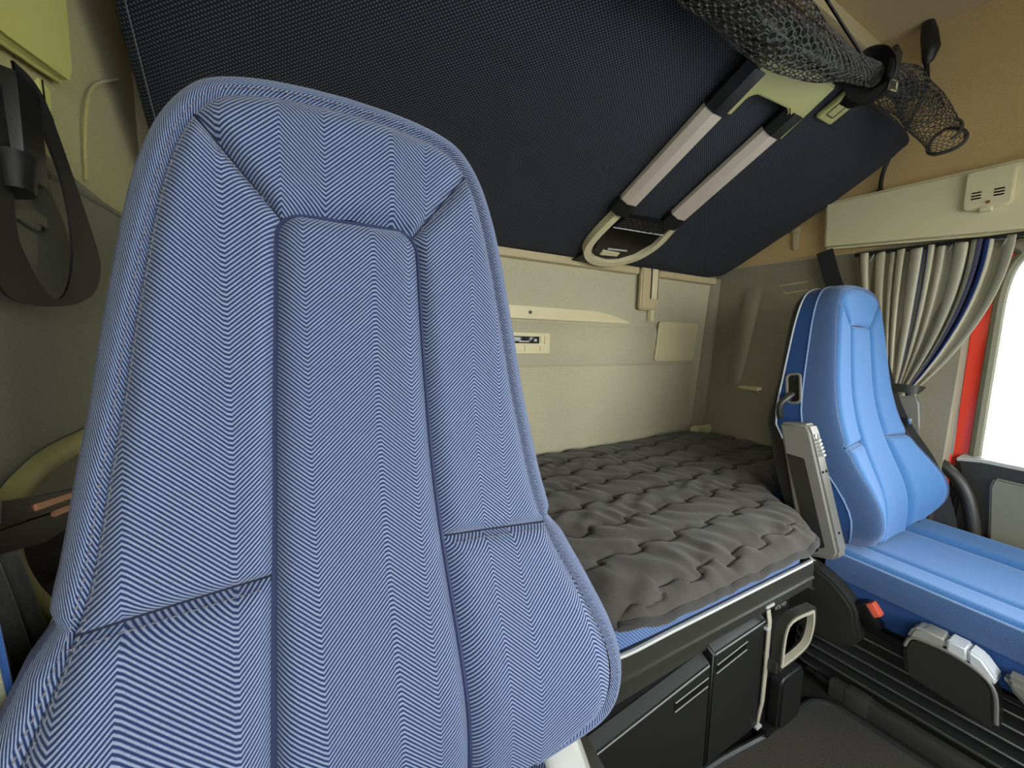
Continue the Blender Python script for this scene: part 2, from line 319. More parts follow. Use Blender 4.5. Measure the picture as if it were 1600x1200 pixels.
# ------------------------------------------------------------------ seats
def seat(root, H, lean, mir, hbm, gusm, cush_top, far):
    S = H/.72
    W_ = [(.158, .005), (.206, .032), (.233, .057), (.246, .092), (.248, .142), (.234, .205), (.221, .248), (.211, .29), (.202, .363), (.194, .415), (.186, .471), (.177, .525), (.169, .57), (.161, .606), (.150, .64), (.138, .664), (.122, .684), (.104, .696), (.075, .705), (.04, .710), (0, .712)]
    Wt = np.array(W_)*S*(np.array([1.0, 1.0]) if far else np.array([1.035, 1.010]))
    half = crv([(-a, b, 0) for a, b in Wt], 4)
    outl = [(p.x, p.y) for p in half] + [(-p.x, p.y) for p in half[::-1][1:]]
    OUT = Poly(outl)
    # outer seam: the outline moved inwards
    def inset(dd):
        o = np.array(outl); t_ = np.gradient(o, axis=0); t_ /= np.linalg.norm(t_, axis=1)[:, None]; nrm = np.stack([t_[:, 1], -t_[:, 0]], 1)
        return o + nrm*dd
    seam = inset((.0165 if far else .027)*S); N = len(outl)
    c_sl = math.cos(lean); s_sl = math.sin(lean)
    lum = lambda t: math.exp(-((t/S-.10)/.13)**2)
    def depth(s_, t):                                   # forward offset of the cushioned front
        a = abs(s_)/S
        return S*(.030*lum(t)+(.012+.030*lum(t))*min(1.3, (a/.20))**2-.012*math.exp(-((t/S-.40)/.15)**2) + .02*max(0, (t/S-.55)/.16)**2*.5)
    def pos(s_, t, fwd):                                # (across, up the back, forward) -> seat space
        y = -fwd; return (s_, y*c_sl+t*s_sl, t*c_sl-y*s_sl)
    def front(s_, t, puff=0): return pos(s_, t, depth(s_, t)+puff)
    # inner panel outline, seams
    tf = .268*S
    cw = lambda t: S*np.interp(t/S, [0, .1, .2, .33, .42, .50, .56], [.086, .084, .080, .0745, .0715, .068, .066])
    corner = [(.066, .56), (.0645, .572), (.059, .581), (.05, .5865), (.04, .5885)]
    iL = Poly([(-cw(t), t) for t in np.linspace(tf, .56*S, 20)] + [(-a*S, b*S) for a, b in corner[1:3]])
    top_arc = Poly([(-a*S, b*S) for a, b in corner[2:]] + [(0, .5925*S)] + [(a*S, b*S) for a, b in corner[2:][::-1]])
    # seam corner indices
    j0 = max(i for i in range(N//2) if seam[i][1] <= tf); jc = min(range(N//2), key=lambda i: abs(seam[i][1]-.655*S))
    oU = Poly(seam[j0:jc+1]); oT = Poly(seam[jc:N-jc]); oD = Poly(seam[:j0+1])
    iD = Poly([(-cw(t), t) for t in np.linspace(.004*S, tf, 20)])
    def patch(name, B, T, L, R, na, nb, puffh, flip=False, rr=.022, m=hbm):
        k = MB(); P = []; UV = []
        c00, c10, c01, c11 = (np.array(x) for x in (B(0), B(1), T(0), T(1)))
        wa = max(B.L, T.L)/1; wb = max(L.L, R.L)
        A = .5-.5*np.cos(np.linspace(0, PI, na)); A = .5*A+.5*np.linspace(0, 1, na); Bv = .5-.5*np.cos(np.linspace(0, PI, nb)); Bv = .6*Bv+.4*np.linspace(0, 1, nb)
        for a in A:
            r = []; ur = []
            for b in Bv:
                p = (1-b)*B(a)+b*T(a)+(1-a)*L(b)+a*R(b)-((1-a)*(1-b)*c00+a*(1-b)*c10+(1-a)*b*c01+a*b*c11)
                da = min(a, 1-a)*wa; db = min(b, 1-b)*wb
                f1 = 1-(1-min(1, da/(rr*S)))**2.5; f2 = 1-(1-min(1, db/(rr*S)))**2.5
                x = p[0]*(-1 if flip else 1)
                r.append(front(x, p[1], puffh*S*(min(f1, f2)*.6+f1*f2*.4-.45))); ur.append((x+.5, p[1]))
            P.append(r); UV.append(ur)
        k.grid(P, UV); return k.build(name, m, root, sharp=0)
    seg = lambda a, b: Poly([a, b])
    # centre panel from rows
    k = MB(); P = []; UV = []
    rows = [(cw(t), t) for t in np.linspace(.004*S, .555*S, 60)] + [(a*S, b*S) for a, b in crv2(corner)]
    for hw, t in rows:
        r = []; ur = []
        for a in np.concatenate([[-1, -.985, -.96, -.92, -.86], np.linspace(-.78, .78, 15), [.86, .92, .96, .985, 1]]):
            x = a*hw; de = min((1-abs(a))*hw, max(0, (.5905*S-t)))
            f = 1-(1-min(1, de/(.02*S)))**2.5
            r.append(front(x, t, S*.016*(f-.55))); ur.append((x+.52, t+.002))
        P.append(r); UV.append(ur)
    k.grid(P, UV); k.build('center_panel', hbm, root, sharp=0)
    for fl in (False, True):
        patch('upper_bolster', seg(oU(0), iL(0)), seg(oU(1), iL(1)), oU, iL, 26, 50, .013, fl)
        patch('lower_bolster', seg(oD(0), iD(0)), seg(oD(1), iD(1)), oD, iD, 26, 34, .016, fl)
    patch('headrest_panel', top_arc, oT, seg(top_arc(0), oT(0)), seg(top_arc(1), oT(1)), 50, 22, .013)
    # rounded border, gusset, shell: swept along the outline
    idx = range(N)
    def kd(t): return float(np.interp(t/S, [.1, .33, .45, .70], [1.1, 1.6, 1.3, .85])) if far else 1
    def ringat(c, dep, ins=0):
        r = []
        o = inset(ins)
        for i in idx:
            x, t = o[i] if c >= 1 else seam[i]*(1-c)+np.array(outl[i])*c
            xs, ts = seam[i]
            pinch = .007*S*math.exp(-((outl[i][1]-.268*S)/(.009*S))**2) if dep > -.001 else 0
            x -= math.copysign(pinch*c, x)
            dep_ = dep*kd(ts)
            r.append(pos(x, t, depth(xs, ts)-dep_-(.010*S if pinch else 0)*min(1, pinch/(.007*S))))
        return r
    L_ = [(math.sin(a), .052*S*(1-math.cos(a))**1.0-.004*S*math.sin(2*a)) for a in np.linspace(0, PI/2, 9)]
    L_[0] = (0, .006*S)
    cs = np.concatenate([[0], np.cumsum([math.dist(outl[i], outl[i+1]) for i in range(N-1)])])
    def sweep(name, prof, m, uvx):
        k = MB(); R_ = [ringat(c, dd, ii) for c, dd, ii in prof]
        k.grid(R_, [[(uvx+.012*j, cs[i]) for i in idx] for j in range(len(prof))]); return k.build(name, m, root, sharp=0)
    if far: sweep('border', [(c, dd, 0) for c, dd in L_], M['hb_shade'], .0)
    else: sweep('border', [(c, dd, 0) for c, dd in L_[:5]], hbm, .0); sweep('plain_border', [(c, dd, 0) for c, dd in L_[4:]], gusm, .0)
    sweep('side_gusset', [(1, .052*S, 0.0005), (1, .070*S, -.0015), (1, .095*S, 0)], gusm, 0)
    bulge = lambda t: (.012 if far else .03)*S*math.exp(-((t/S-.27)/.18)**2)
    # shell with back
    k = MB(); R_ = []
    for f_, dd, ii in ((0, .094, -.003), (.4, .105, -.004), (1, .125, .006), (1, .14, .03), (1, .146, .08), (1, .148, .13)):
        o = inset(ii); r = []
        for i in idx:
            xs, ts = seam[i]; x, t = o[i]
            if ii > .02: x = math.copysign(max(0, abs(outl[i][0])-ii*S), outl[i][0]); t = max(.02*S, min(outl[i][1], .712*S-ii*S))
            r.append(pos(x, t, depth(xs, ts)*(1-f_)+.02*f_*S-(.094*kd(ts)+dd-.094)*S-bulge(t)*f_))
        R_.append(r)
    k.grid(R_); k.build('back_shell', M['shell'], root, sharp=0)
    for nm, dd, off, rad, m in (('piping', .052, -.0005 if far else .001, .0022 if far else .0016, M['pipe'] if far else gusm), ('shell_piping', .094, -.003, .0022, M['pipew'])):
        k = MB(); k.tube(ringat(1, dd*S, off)[::2], rad*S, 6); k.build(nm, m, root)
    # cord round the centre panel
    k = MB(); cordp = [(-cw(t), t) for t in np.linspace(.01*S, .555*S, 40)] + [(-a*S, b*S) for a, b in crv2(corner)]
    cordp = cordp + [(-a, b) for a, b in cordp[::-1]]
    k.tube([front(a, b, -.0055*S) for a, b in cordp], .0028*S, 6); k.build('panel_cord', M['pipeb'], root)
    for sg in (-1, 1):
        k = MB(); k.tube([front(*(oU(0)*(1-a)+iL(0)*a)*(np.array([-sg, 1])), .0005-.0055*S) for a in np.linspace(0, 1, 14)], .0011*S, 5); k.build('seam', M['seamd'], root)
        k = MB(); k.tube([front(*(oU(1)*(1-a)+iL(1)*a)*(np.array([-sg, 1])), .0005-.0055*S) for a in np.linspace(0, 1, 12)], .0009*S, 5); k.build('seam', M['seamd'], root)
    # stitches along the outer seam and the cross seams
    k = MB(); up = []
    def stitches(pl, lift, step=.0058):
        n = int(pl.L/(step*S))
        for i in range(n):
            a, b = pl((i+.2)/n), pl((i+.75)/n); p, q = Vector(front(a[0], a[1], lift*S)), Vector(front(b[0], b[1], lift*S))
            k.tube([p, q], .00055*S, 4)
    sm = Poly(inset((.0195 if far else .030)*S)[8:-8]); stitches(sm, .0002)
    sm = Poly(inset((.0135 if far else .024)*S)[8:-8]); stitches(sm, .0002); n = int(sm.L/(.0058*S))
    for sg in (-1, 1):
        stitches(Poly([(sg*.085*S, tf-.006*S), (sg*.20*S, tf-.009*S)]), .0045)
        stitches(Poly([(sg*.068*S, .590*S), (sg*.122*S, .648*S)]), .0015)
    st = k.build('stitching', M['thread'], root, kind='stuff')
    # ---- cushion
    z0 = cush_top; yb = .03; D = .50; cwid = .245*S
    def cz(y): return z0 + .01*S + (.03*max(0, -y/D)**1.5 if not far else .025*y/D)
    def cpatch(name, x0, x1, ph):
        k = MB(); P = []; UV = []
        for a in np.linspace(0, 1, 18):
            x = x0+(x1-x0)*a; r = []; ur = []
            for b in np.linspace(0, 1, 40):
                y = yb-D*b; de = min(a, 1-a)*(x1-x0); f = 1-(1-min(1, de/.022))**2.2
                r.append((x, y-.0, cz(y)+ph*(f-.5)+.018*(abs(x)/cwid)**2-.05*max(0, (b-.88)/.12)**2)); ur.append((x+.3, y))
            P.append(r); UV.append(ur)
        k.grid(P, UV); return k.build(name, hbm, root, sharp=0)
    cpatch('cushion_panel', -.125*S, .125*S, .014); cpatch('cushion_bolster', -cwid, -.125*S, .022); cpatch('cushion_bolster', .125*S, cwid, .022)
    k = MB(); ol = [(-cwid, yb), (-cwid, yb-D), (cwid, yb-D), (cwid, yb)]
    P = []
    for o_, dz in ((0, .004), (.008, -.006), (.011, -.03), (.009, -.055)):
        P.append([(x*(1+o_/cwid), y-(o_ if y < yb-D*.99 else 0), cz(y)+.012+dz-.05*max(0, ((yb-y)/D-.88)/.12)**2) for x, y in dens(ol, 14)])
    k.grid(P, [[(.1+.03*j, (x+y)) for x, y in dens(ol, 14)] for j in range(4)]); k.build('cushion_border', M['hb_shade'] if far else hbm, root, sharp=0)
    k = MB(); pz = lambda y: cz(y)+.017-.05*max(0, ((yb-y)/D-.88)/.12)**2; k.tube([(x, y, pz(y)) for x, y in dens(ol[:2], 40)], .003, 6); k.tube([(x, y, pz(y)) for x, y in dens(ol[2:], 40)], .003, 6); k.build('cushion_piping', M['pipe'] if far else gusm, root, kind='stuff')
    k = MB(); P = []
    for o_, dz in ((.006, -.052), (.004, -.085), (-.006, -.125)): P.append([(x*(1+o_/cwid), y-(o_ if y < yb-D*.99 else 0), cz(y)+.008+dz) for x, y in dens(ol, 14)])
    k.grid(P); k.build('cushion_side', gusm, root, sharp=0)
    k = MB(); k.box((-cwid+.02, yb-D+.02, z0-.16), (cwid-.02, yb+.02, z0-.085), .01); k.build('seat_pan', M['blackm'], root)
    a_ = -mir                                   # aisle side
    # recliner cover on both sides
    for sd in (-1, 1):
        x = sd*(cwid+.004); w_ = sd*.052
        pts = [(.135, -.055), (.115, -.012), (.06, -.004), (-.005, -.028), (-.05, -.070), (-.06, -.105), (-.065, -.16), (.0, -.185), (.10, -.165), (.135, -.115)]
        k = MB(); k.prism([(x, y, z0+z+.0) for y, z in [(p.x, p.y) for p in crv([(a, b, 0) for a, b in pts], 4, True)]], (w_, 0, 0), .014, 4)
        k.build('recliner_cover', M['dgrey'], root)
        # buckle
        if sd == a_:
            R = Matrix.Rotation(math.radians(-38), 3, 'X')
            k = MB(); k.box((x+sd*.004, -.088, z0-.115), (x+sd*.032, -.058, z0-.055), .004, R); b_ = k.build('buckle', M['black'], root)
            k = MB(); k.box((x+sd*.006, -.092, z0-.083), (x+sd*.030, -.066, z0-.052), .003, R); k.build('release_button', M['orange'], b_, label='orange red button')
    # skirt under the covers, suspension bellows, base
    bw = cwid+.01
    k = MB(); k.prism([(a_*bw, .12, z0-.12), (a_*bw, -.47, z0-.13), (a_*bw, -.47, z0-.165), (a_*bw, -.20, z0-.175), (a_*bw, .06, z0-.20), (a_*bw, .12, z0-.18)], (a_*-.06, 0, 0), .01, 3); k.build('side_skirt', M['blackm'], root)
    zb0 = ZF+.02-root.location.z; zt = z0-.155; nf = 5
    k = MB(); R_ = []
    for i in range(nf*6+1):
        z = zt+(zb0-zt)*i/(nf*6); o_ = .013*math.cos(2*PI*i/6)-.014
        R_.append([(x, y, z) for x, y in dens([(p[0], p[1]) for p in rrect(-bw-o_, bw+o_, -.50-o_, .10+o_, .06)]+[rrect(-bw-o_, bw+o_, -.50-o_, .10+o_, .06)[0]], 1)])
    k.grid(R_); be = k.build('bellows', M['rubber'], root, sharp=50)
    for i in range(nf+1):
        z = zt+(zb0-zt)*i/nf; o_ = -.001; k = MB(); k.tube([(p[0], p[1], z) for p in rrect(-bw-o_, bw+o_, -.50-o_, .10+o_, .06)], .0028, 6, closed=True); k.build('rib_highlight', M['ribhi'], be)  # lighter tubes paint highlights along the rib crests
    k = MB(); k.box((-bw+.03, -.50, zb0-.03), (bw-.03, .10, zb0+.02), .004); k.build('floor_frame', M['black'], root)
    # floor rail cover on the aisle side
    xr = a_*(bw+.026)
    k = MB(); k.box((xr-.014, -.50, zb0-.02), (xr+.014, -.02, zb0+.022), .004); rc = k.build('rail_cover', M['railg'], root)
    k = MB(); k.box((xr-.016, -.10, zb0-.02), (xr+.016, -.055, zb0+.024), .002); k.build('end_block', M['railg'], rc)
    k = MB(); k.tube([(xr, -.022, zb0+.004), (xr, .012, zb0+.006), (xr, .014, zb0+.006), (xr, .035, zb0+.008)], [.011, .011, .007, .007], 10); k.build('adjuster_end', M['black'], rc)
    k = MB(); k.tube([(a_*(bw+.012), .02, zb0+.04), (a_*(bw+.012), -.5, zb0+.035)], .004, 6); k.build('guide_wire', M['railg'], root)
    # control pod
    if far:
        x0 = a_*(cwid+.012); w_ = a_*.045
        pts = [(-.145, -.105), (-.152, -.075), (-.17, -.062), (-.22, -.062), (-.265, -.073), (-.286, -.10), (-.295, -.165), (-.294, -.185), (-.25, -.18), (-.155, -.165)]
        k = MB(); k.prism([(x0, y, z0+z) for y, z in pts], (w_, 0, 0), .009, 3); pod = k.build('control_pod', M['dgrey'], root)
        k = MB(); k.prism([(x0+a_*.002, y, z0+z) for y, z in [(-.149, -.080), (-.158, -.050), (-.172, -.042), (-.210, -.042), (-.212, -.066)]], (w_*.95, 0, 0), .006, 3); k.build('pod_cap', M['capg'], pod)
        k = MB(); k.prism([(x0+a_*.002, y, z0+z) for y, z in [(-.213, -.068), (-.211, -.042), (-.240, -.044), (-.243, -.072)]], (w_*.95, 0, 0), .003, 3); k.build('rocker_switch', M['silver'], pod)
        k = MB(); k.prism([(x0+a_*.002, y, z0+z) for y, z in [(-.244, -.072), (-.241, -.044), (-.262, -.052), (-.285, -.080), (-.280, -.094)]], (w_*.95, 0, 0), .004, 3); k.build('rocker_switch', M['silver'], pod)
        k = MB(); k.tube([(x0+w_*.98, y, z0+z) for y, z in [(p.x, p.y) for p in crv([(-.150, -.098, 0), (-.158, -.075, 0), (-.18, -.068, 0), (-.22, -.068, 0), (-.262, -.080, 0), (-.284, -.105, 0), (-.292, -.165, 0)], 5)]], .0035, 6); k.build('rim', M['mgrey'], pod)
        k = MB(); k.prism([(x0, y, z0+z) for y, z in [(-.296, -.085), (-.287, -.062), (-.42, -.065), (-.47, -.09), (-.47, -.13), (-.35, -.13)]], (w_, 0, 0), .010, 3); k.build('front_cover', M['mgrey'], root)
    # armrests folded up against the back
    for sd in ((-1, 1) if far else ()):
        x0 = sd*(.250*S+(.022 if sd == mir else 0)); w_ = sd*.048; zu = .05 if sd == mir else 0; yu = -.045 if sd == mir else 0
        pts = [(.155+yu, .345+zu), (.085+yu, .352+zu), (.075+yu, .33+zu), (-.012, .045), (-.005, .025), (.055, .01), (.075, .03)]
        k = MB(); k.prism([(x0, y, z0+z) for y, z in pts], (w_, 0, 0), .007, 3); ar = k.build('armrest', M['mgrey'], root)
        q = [(.128, .265), (.085, .262), (.018, .05), (.052, .03)]
        k = MB(); k.prism([(x0+w_*.99, y, z0+z) for y, z in q], (sd*.003, 0, 0), .0015); k.build('inset_panel', M['dgrey'], ar)
        k = MB(); k.box((x0+w_*.35, .066+yu, z0+.268+zu), (x0+w_*.75, .10+yu, z0+.325+zu), .002, Matrix.Rotation(math.radians(-12), 3, 'X')); sl = k.build('adjuster_slot', M['gloss'], ar)
        k = MB()
        for i in range(5): k.box((x0+w_*.4, .062+yu-.0035*i, z0+.31+zu-.009*i), (x0+w_*.7, .075+yu-.0035*i, z0+.316+zu-.009*i), .001)
        k.build('thumb_wheel', M['lgrey'], ar)
        for fx, yy, zz in ((.35, .044, .235), (.72, .044, .235), (.5, 0, .09)):
            k = MB(); k.tube([(x0+w_*fx, yy, z0+zz), (x0+w_*fx, yy+.016, z0+zz)], .0035, 8); k.build('screw_hole', M['gloss'], ar)
        k = MB(); k.tube([(x0+w_*.9, .042, z0+.04), (x0+w_*1.03, .042, z0+.04)], .011, 14); k.build('pivot_cap', M['gloss'], ar)
    # lever recess on the aisle side of the shoulder
    t0 = .44*S; xg = np.interp(t0, Wt[:, 1], Wt[:, 0])
    if far:
        def sidept(t, dd, o_): 
            xs = np.interp(t, Wt[:, 1], Wt[:, 0]); return pos(a_*(xs+o_), t, depth(xs, t)-dd*S)
        pts2 = rrect(.080, .116, .385*S, .465*S, .012)
        k = MB(); k.tube([sidept(t, dd/S, .002) for dd, t in pts2], .004, 6, closed=True); hr = k.build('lever_recess', M['mgrey'], root)
        k = MB(); v = [sidept(t, dd/S, .0015) for dd, t in pts2]; k.add(v, [tuple(range(len(v)))]); k.build('recess_floor', M['black'], hr)
        k = MB(); k.tube(crv([sidept(.41*S, .100/S, .004), sidept(.40*S, .107/S, .02), sidept(.385*S, .12/S, .03), sidept(.36*S, .13/S, .022), sidept(.345*S, .135/S, .01)], 5), .0085, 8); k.build('recline_lever', M['dgrey'], root)
def crv2(c): return [(p.x, p.y) for p in crv([(a, b, 0) for a, b in c], 4)]
def dens(pts, n):
    out = []
    for i in range(len(pts)-1):
        for k in range(n): out.append(tuple(pts[i][j]+(pts[i+1][j]-pts[i][j])*k/n for j in range(2)))
    out.append(tuple(pts[-1])); return out
near = thing('truck_seat', 'large blue herringbone seat close to the camera, nearer of the two seats', 'seat', (.078, .359, -.475), 'blue cab seats')
seat(near, .72, math.radians(8), -1, M['hb'], M['gus'], -.075, False)
far = thing('truck_seat', 'brightly lit blue seat by the curtained side window with raised grey armrests', 'seat', (1.50, .437, -.533), 'blue cab seats')
seat(far, .735, math.radians(10.5), 1, M['hb_far'], M['gus_far'], -.022, True)
# pale grey strip painting the highlight on the near seat's recliner cover edge
k = MB(); P = []
for i in range(12):
    a = i/11; y = .40-.14*a; z = -.40-.02*a-.10*a*a
    P.append([(x, y, z-.012*((x-.262)/.03)**2) for x in np.linspace(.242, .292, 7)])
k.grid(P); k.build('cover_highlight', M['capg'], None, solid=.006)
o = bpy.data.objects['cover_highlight']; tag(o, 'pale grey strip painting the highlight on the near seat recliner cover', 'trim')

# ------------------------------------------------------------------ lower bunk
def front_y(x):
    xs = [-.18, .20, .32, .395, .44, .48, .515, .58, 1.04, 1.085, 1.13, 1.18, 1.22, 1.26, 1.34, 1.80]
    ys = [.74, .74, .64, .535, .488, .450, .430, .42, .42, .430, .460, .515, .57, .62, .685, .70]
    return np.interp(x, xs, ys)
def mat_y(x): return np.interp(x, [-.18, .20, .32, .385, .42, .46, .56, 1.04, 1.075, 1.09, 1.2, 1.26, 1.34, 1.80], [.75, .75, .63, .50, .458, .446, .442, .442, .45, .48, .58, .65, .71, .72])
k = MB(); bnd = [(-.17, 1.225)] + [(x, mat_y(x)) for x in np.concatenate([np.linspace(-.17, .3, 6), np.linspace(.33, 1.4, 30), [1.76]])] + [(1.76, 1.225)]
k.prism([(x, y, -.535) for x, y in bnd], (0, 0, .088), .018, 3); k.uv = [(p[0], p[1]+p[2]) for p in k.v]
mt = k.build('mattress', M['mattr']); tag(mt, 'blue dotted lower bunk mattress peeping out below the quilt edge', 'mattress')
nx, ny = 330, 170
xs = np.linspace(-.165, 1.775, nx); bs = np.linspace(0, 1, ny)**1.15
Xg = np.repeat(xs[:, None], ny, 1); y0 = front_y(xs); y0 = np.convolve(np.pad(y0, 4, 'edge'), np.ones(9)/9, 'valid'); Yg = y0[:, None]+bs[None, :]*(1.205-y0[:, None])
zz = np.full_like(Xg, -.422)
# stepped quilting lines
def seam_y(x, j):
    p = .115; ph = x/p+.37*j; f = ph-np.floor(ph)
    w_ = np.where(f < .45, .0, np.where(f < .62, -(f-.45)/.17, -1)); return .438+.108*j+.017*w_+.036*x
dm = np.full_like(Xg, 9.)
for j in range(-1, 9):
    dd = np.abs(Yg-seam_y(Xg, j)); dm = np.minimum(dm, dd)
    p = .115; ph = Xg/p+.37*j; nr = np.round(ph); jump = np.abs(ph-nr)*p        # the short cross steps
    ylo = seam_y((nr-.001)*p-.37*j*p, j); yhi = seam_y((nr+.001)*p-.37*j*p, j)
    ins = (Yg > np.minimum(ylo, yhi)) & (Yg < np.maximum(ylo, yhi)); dm = np.where(ins, np.minimum(dm, jump), dm)
zz += .0065*(1-np.exp(-(dm/.020)))-.0055*np.exp(-(dm/.0028)**2)
zz += .0028*np.sin(Xg*55+5*np.sin(Yg*21))*np.sin(Yg*9+Xg*13)+.0022*np.sin(Xg*96+Yg*40+3*np.sin(Xg*17))*(.5+.5*np.sin(Yg*30))
edge = Yg-y0[:, None]; zz -= .034*np.exp(-edge/.022); zz += .03*np.exp(-(((Xg-1.55)/.16)**2+((Yg-1.08)/.12)**2))
k = MB(); k.grid([[(Xg[i, j], Yg[i, j], zz[i, j]) for j in range(ny)] for i in range(nx)])
q = thing('quilt', 'dark grey quilted topper with stepped stitching spread over the lower bunk', 'quilt', (0, 0, 0))
k.build('top', M['quilt'], q, sharp=0, solid=.006)
k = MB(); k.tube([(x, y-.001, zz[i, 0]-.003) for i, (x, y) in enumerate(zip(xs, y0))], .0085, 8); k.build('binding', M['rim'], q)
zfun = lambda x, y: (lambda i: float(np.interp(y, Yg[i], zz[i])))(int(np.clip(round((x-xs[0])/(xs[1]-xs[0])), 0, nx-1)))
for j in range(0, 8):
    pts_ = []
    for n_ in range(-3, 22):
        for f in (.001, .15, .30, .45, .53, .62, .80, .999):
            x = (n_+f-.37*j)*.115; y = float(seam_y(np.array(x), j)); i = int(np.clip(round((x-xs[0])/(xs[1]-xs[0])), 0, nx-1))
            if -.15 < x < 1.76 and Yg[i, 0]+.012 < y < 1.19: pts_.append((x, y, zfun(x, y)+.0028))
    runs = []
    for p in pts_:
        if runs and abs(p[0]-runs[-1][-1][0]) < .05: runs[-1].append(p)
        else: runs.append([p])
    for r_ in runs:
        if len(r_) > 3: k = MB(); k.tube(r_, .0011, 5); k.build('quilting_seam', M['seamk'], q)
# bunk box
cb = thing('bunk_cabinet', 'black plastic box under the lower bunk with two drawers', 'cabinet', (.7, .5, ZF))
path = crv([(.27, .66, 0), (.345, .58, 0), (.395, .48, 0), (.425, .444, 0), (.475, .430, 0), (.6, .430, 0), (.85, .43, 0), (1.065, .43, 0), (1.085, .433, 0), (1.098, .445, 0), (1.102, .47, 0), (1.102, .54, 0), (1.102, .62, 0)], 6)
def sweeprail(prof):
    k = MB(); P = []
    for i, p in enumerate(path):
        a = path[max(0, i-1)]; b = path[min(len(path)-1, i+1)]; t = (b-a).normalized(); n_ = Vector((t.y, -t.x, 0))
        P.append([(p.x+n_.x*o_, p.y+n_.y*o_, z) for o_, z in prof])
    k.grid(P); return k
shift(sweeprail([(-.012, -.498), (-.004, -.497), (.0, -.500), (.0, -.535), (.004, -.537), (.004, -.541), (.0, -.543), (-.002, -.562), (-.012, -.563)]), cb).build('bunk_rail', M['dgrey'], cb, sharp=30, fix=True)
shift(sweeprail([(-.006, -.4962), (-.001, -.4958), (.0012, -.498), (.0010, -.4995)]), cb).build('rail_highlight', M['lgrey'], cb)  # pale strip paints the highlight on the rail's top lip
k = MB(); bp = [(.335, .60), (.40, .500), (.415, .470), (.44, .458), (1.05, .458), (1.06, .47), (1.06, .75), (.20, .75)]
k.prism([(x, y, ZF+.002) for x, y in bp], (0, 0, .345), .006); shift(k, cb).build('body', M['black'], cb)
k = MB(); k.prism([(.44, .453, -.61), (.735, .453, -.60), (.735, .453, -.56), (.44, .453, -.565)], (0, .01, 0), .001); k.prism([(.765, .453, -.60), (.93, .453, -.59), (.93, .453, -.56), (.765, .453, -.56)], (0, .01, 0), .001); shift(k, cb).build('upper_panel', M['dgrey'], cb)
k = MB(); k.box((.742, .452, -.62), (.757, .462, -.56), .001); shift(k, cb).build('latch_gap', M['gloss'], cb)
k = MB(); k.box((.738, .438, -.612), (.748, .455, -.604), .002); shift(k, cb).build('latch_tip', M['lgrey'], cb)
def drawer(x0, x1, zl, zr, s0, s1, sz0, sz1):
    k = MB(); k.prism([(x0, .460, zl), (x0, .436, zl-.016), (x0, .434, -.84), (x0, .460, -.84)], (x1-x0, 0, 0), .004, 3)
    for i, p in enumerate(k.v):
        x, y, z = p
        if z > -.70: k.v[i] = (x, y, z+(zr-zl)*(x-x0)/(x1-x0))
    dr = shift(k, cb).build('drawer', M['blackm'], cb)
    k = MB(); k.prism([(s0, .4345, sz0-.008), (s1, .4345, sz1-.008), (s1, .4345, sz1+.008), (s0, .4345, sz0+.008)], (0, .006, 0), .0); shift(k, cb).build('slot', M['gloss'], dr)
    k = MB(); k.tube([(s0, .434, sz0-.009), (s1, .434, sz1-.009)], .0012, 6); k.tube([(s0, .434, sz0+.009), (s1, .434, sz1+.009)], .0012, 6); k.tube([(x0+.006, .4365, zl-.0165), (x1-.006, .4365, zr-.0165)], .0014, 6); shift(k, cb).build('bright_edge', M['mgrey'], dr)  # the grey tube along the drawer top paints its edge highlight
drawer(.412, .722, -.640, -.600, .618, .712, -.658, -.648); drawer(.728, .912, -.584, -.574, .738, .838, -.632, -.620)
k = MB(); k.prism([(.948, .452, -.56), (1.04, .452, -.56), (1.04, .452, -.63), (.975, .452, -.74), (.948, .452, -.74)], (0, .02, 0), .004, 3); post = shift(k, cb).build('end_post', M['blackm'], cb)
fc = bpy.data.curves.new('lettering', 'FONT'); fc.body = 'VOLVO'; fc.size = .0145; fc.extrude = .0006; fc.align_x = 'CENTER'; fo = bpy.data.objects.new('tmp_text', fc); link(fo)
bpy.context.view_layer.update(); tm = bpy.data.meshes.new_from_object(fo.evaluated_get(bpy.context.evaluated_depsgraph_get())); bpy.data.objects.remove(fo)
to_ = link(bpy.data.objects.new('lettering', tm)); tm.materials.clear(); tm.materials.append(M['lgrey']); to_.parent = post; to_.rotation_euler = (PI/2, 0, 0); to_.location = (.997-cb.location.x, .4515-cb.location.y, -.600-cb.location.z)
k = MB(); k.tube([(.914, .440, -.553), (.912, .431, -.59), (.911, .429, -.70), (.912, .430, -.78), (.914, .437, -.838)], 0, flat=(.013, .0025), up=(0, -1, 0)); sp_ = k.build('cargo_strap', M['copperw']); tag(sp_, 'narrow cream webbing strap running down the front of the bunk box', 'strap')
for z, w_ in ((-.552, .030), (-.605, .016), (-.838, .018)):
    k = MB(); k.box((.912-w_*.7, .428, z-.003), (.912+w_*.3, .441, z+.003), .0012); k.build('hook', M['lgrey'], sp_)
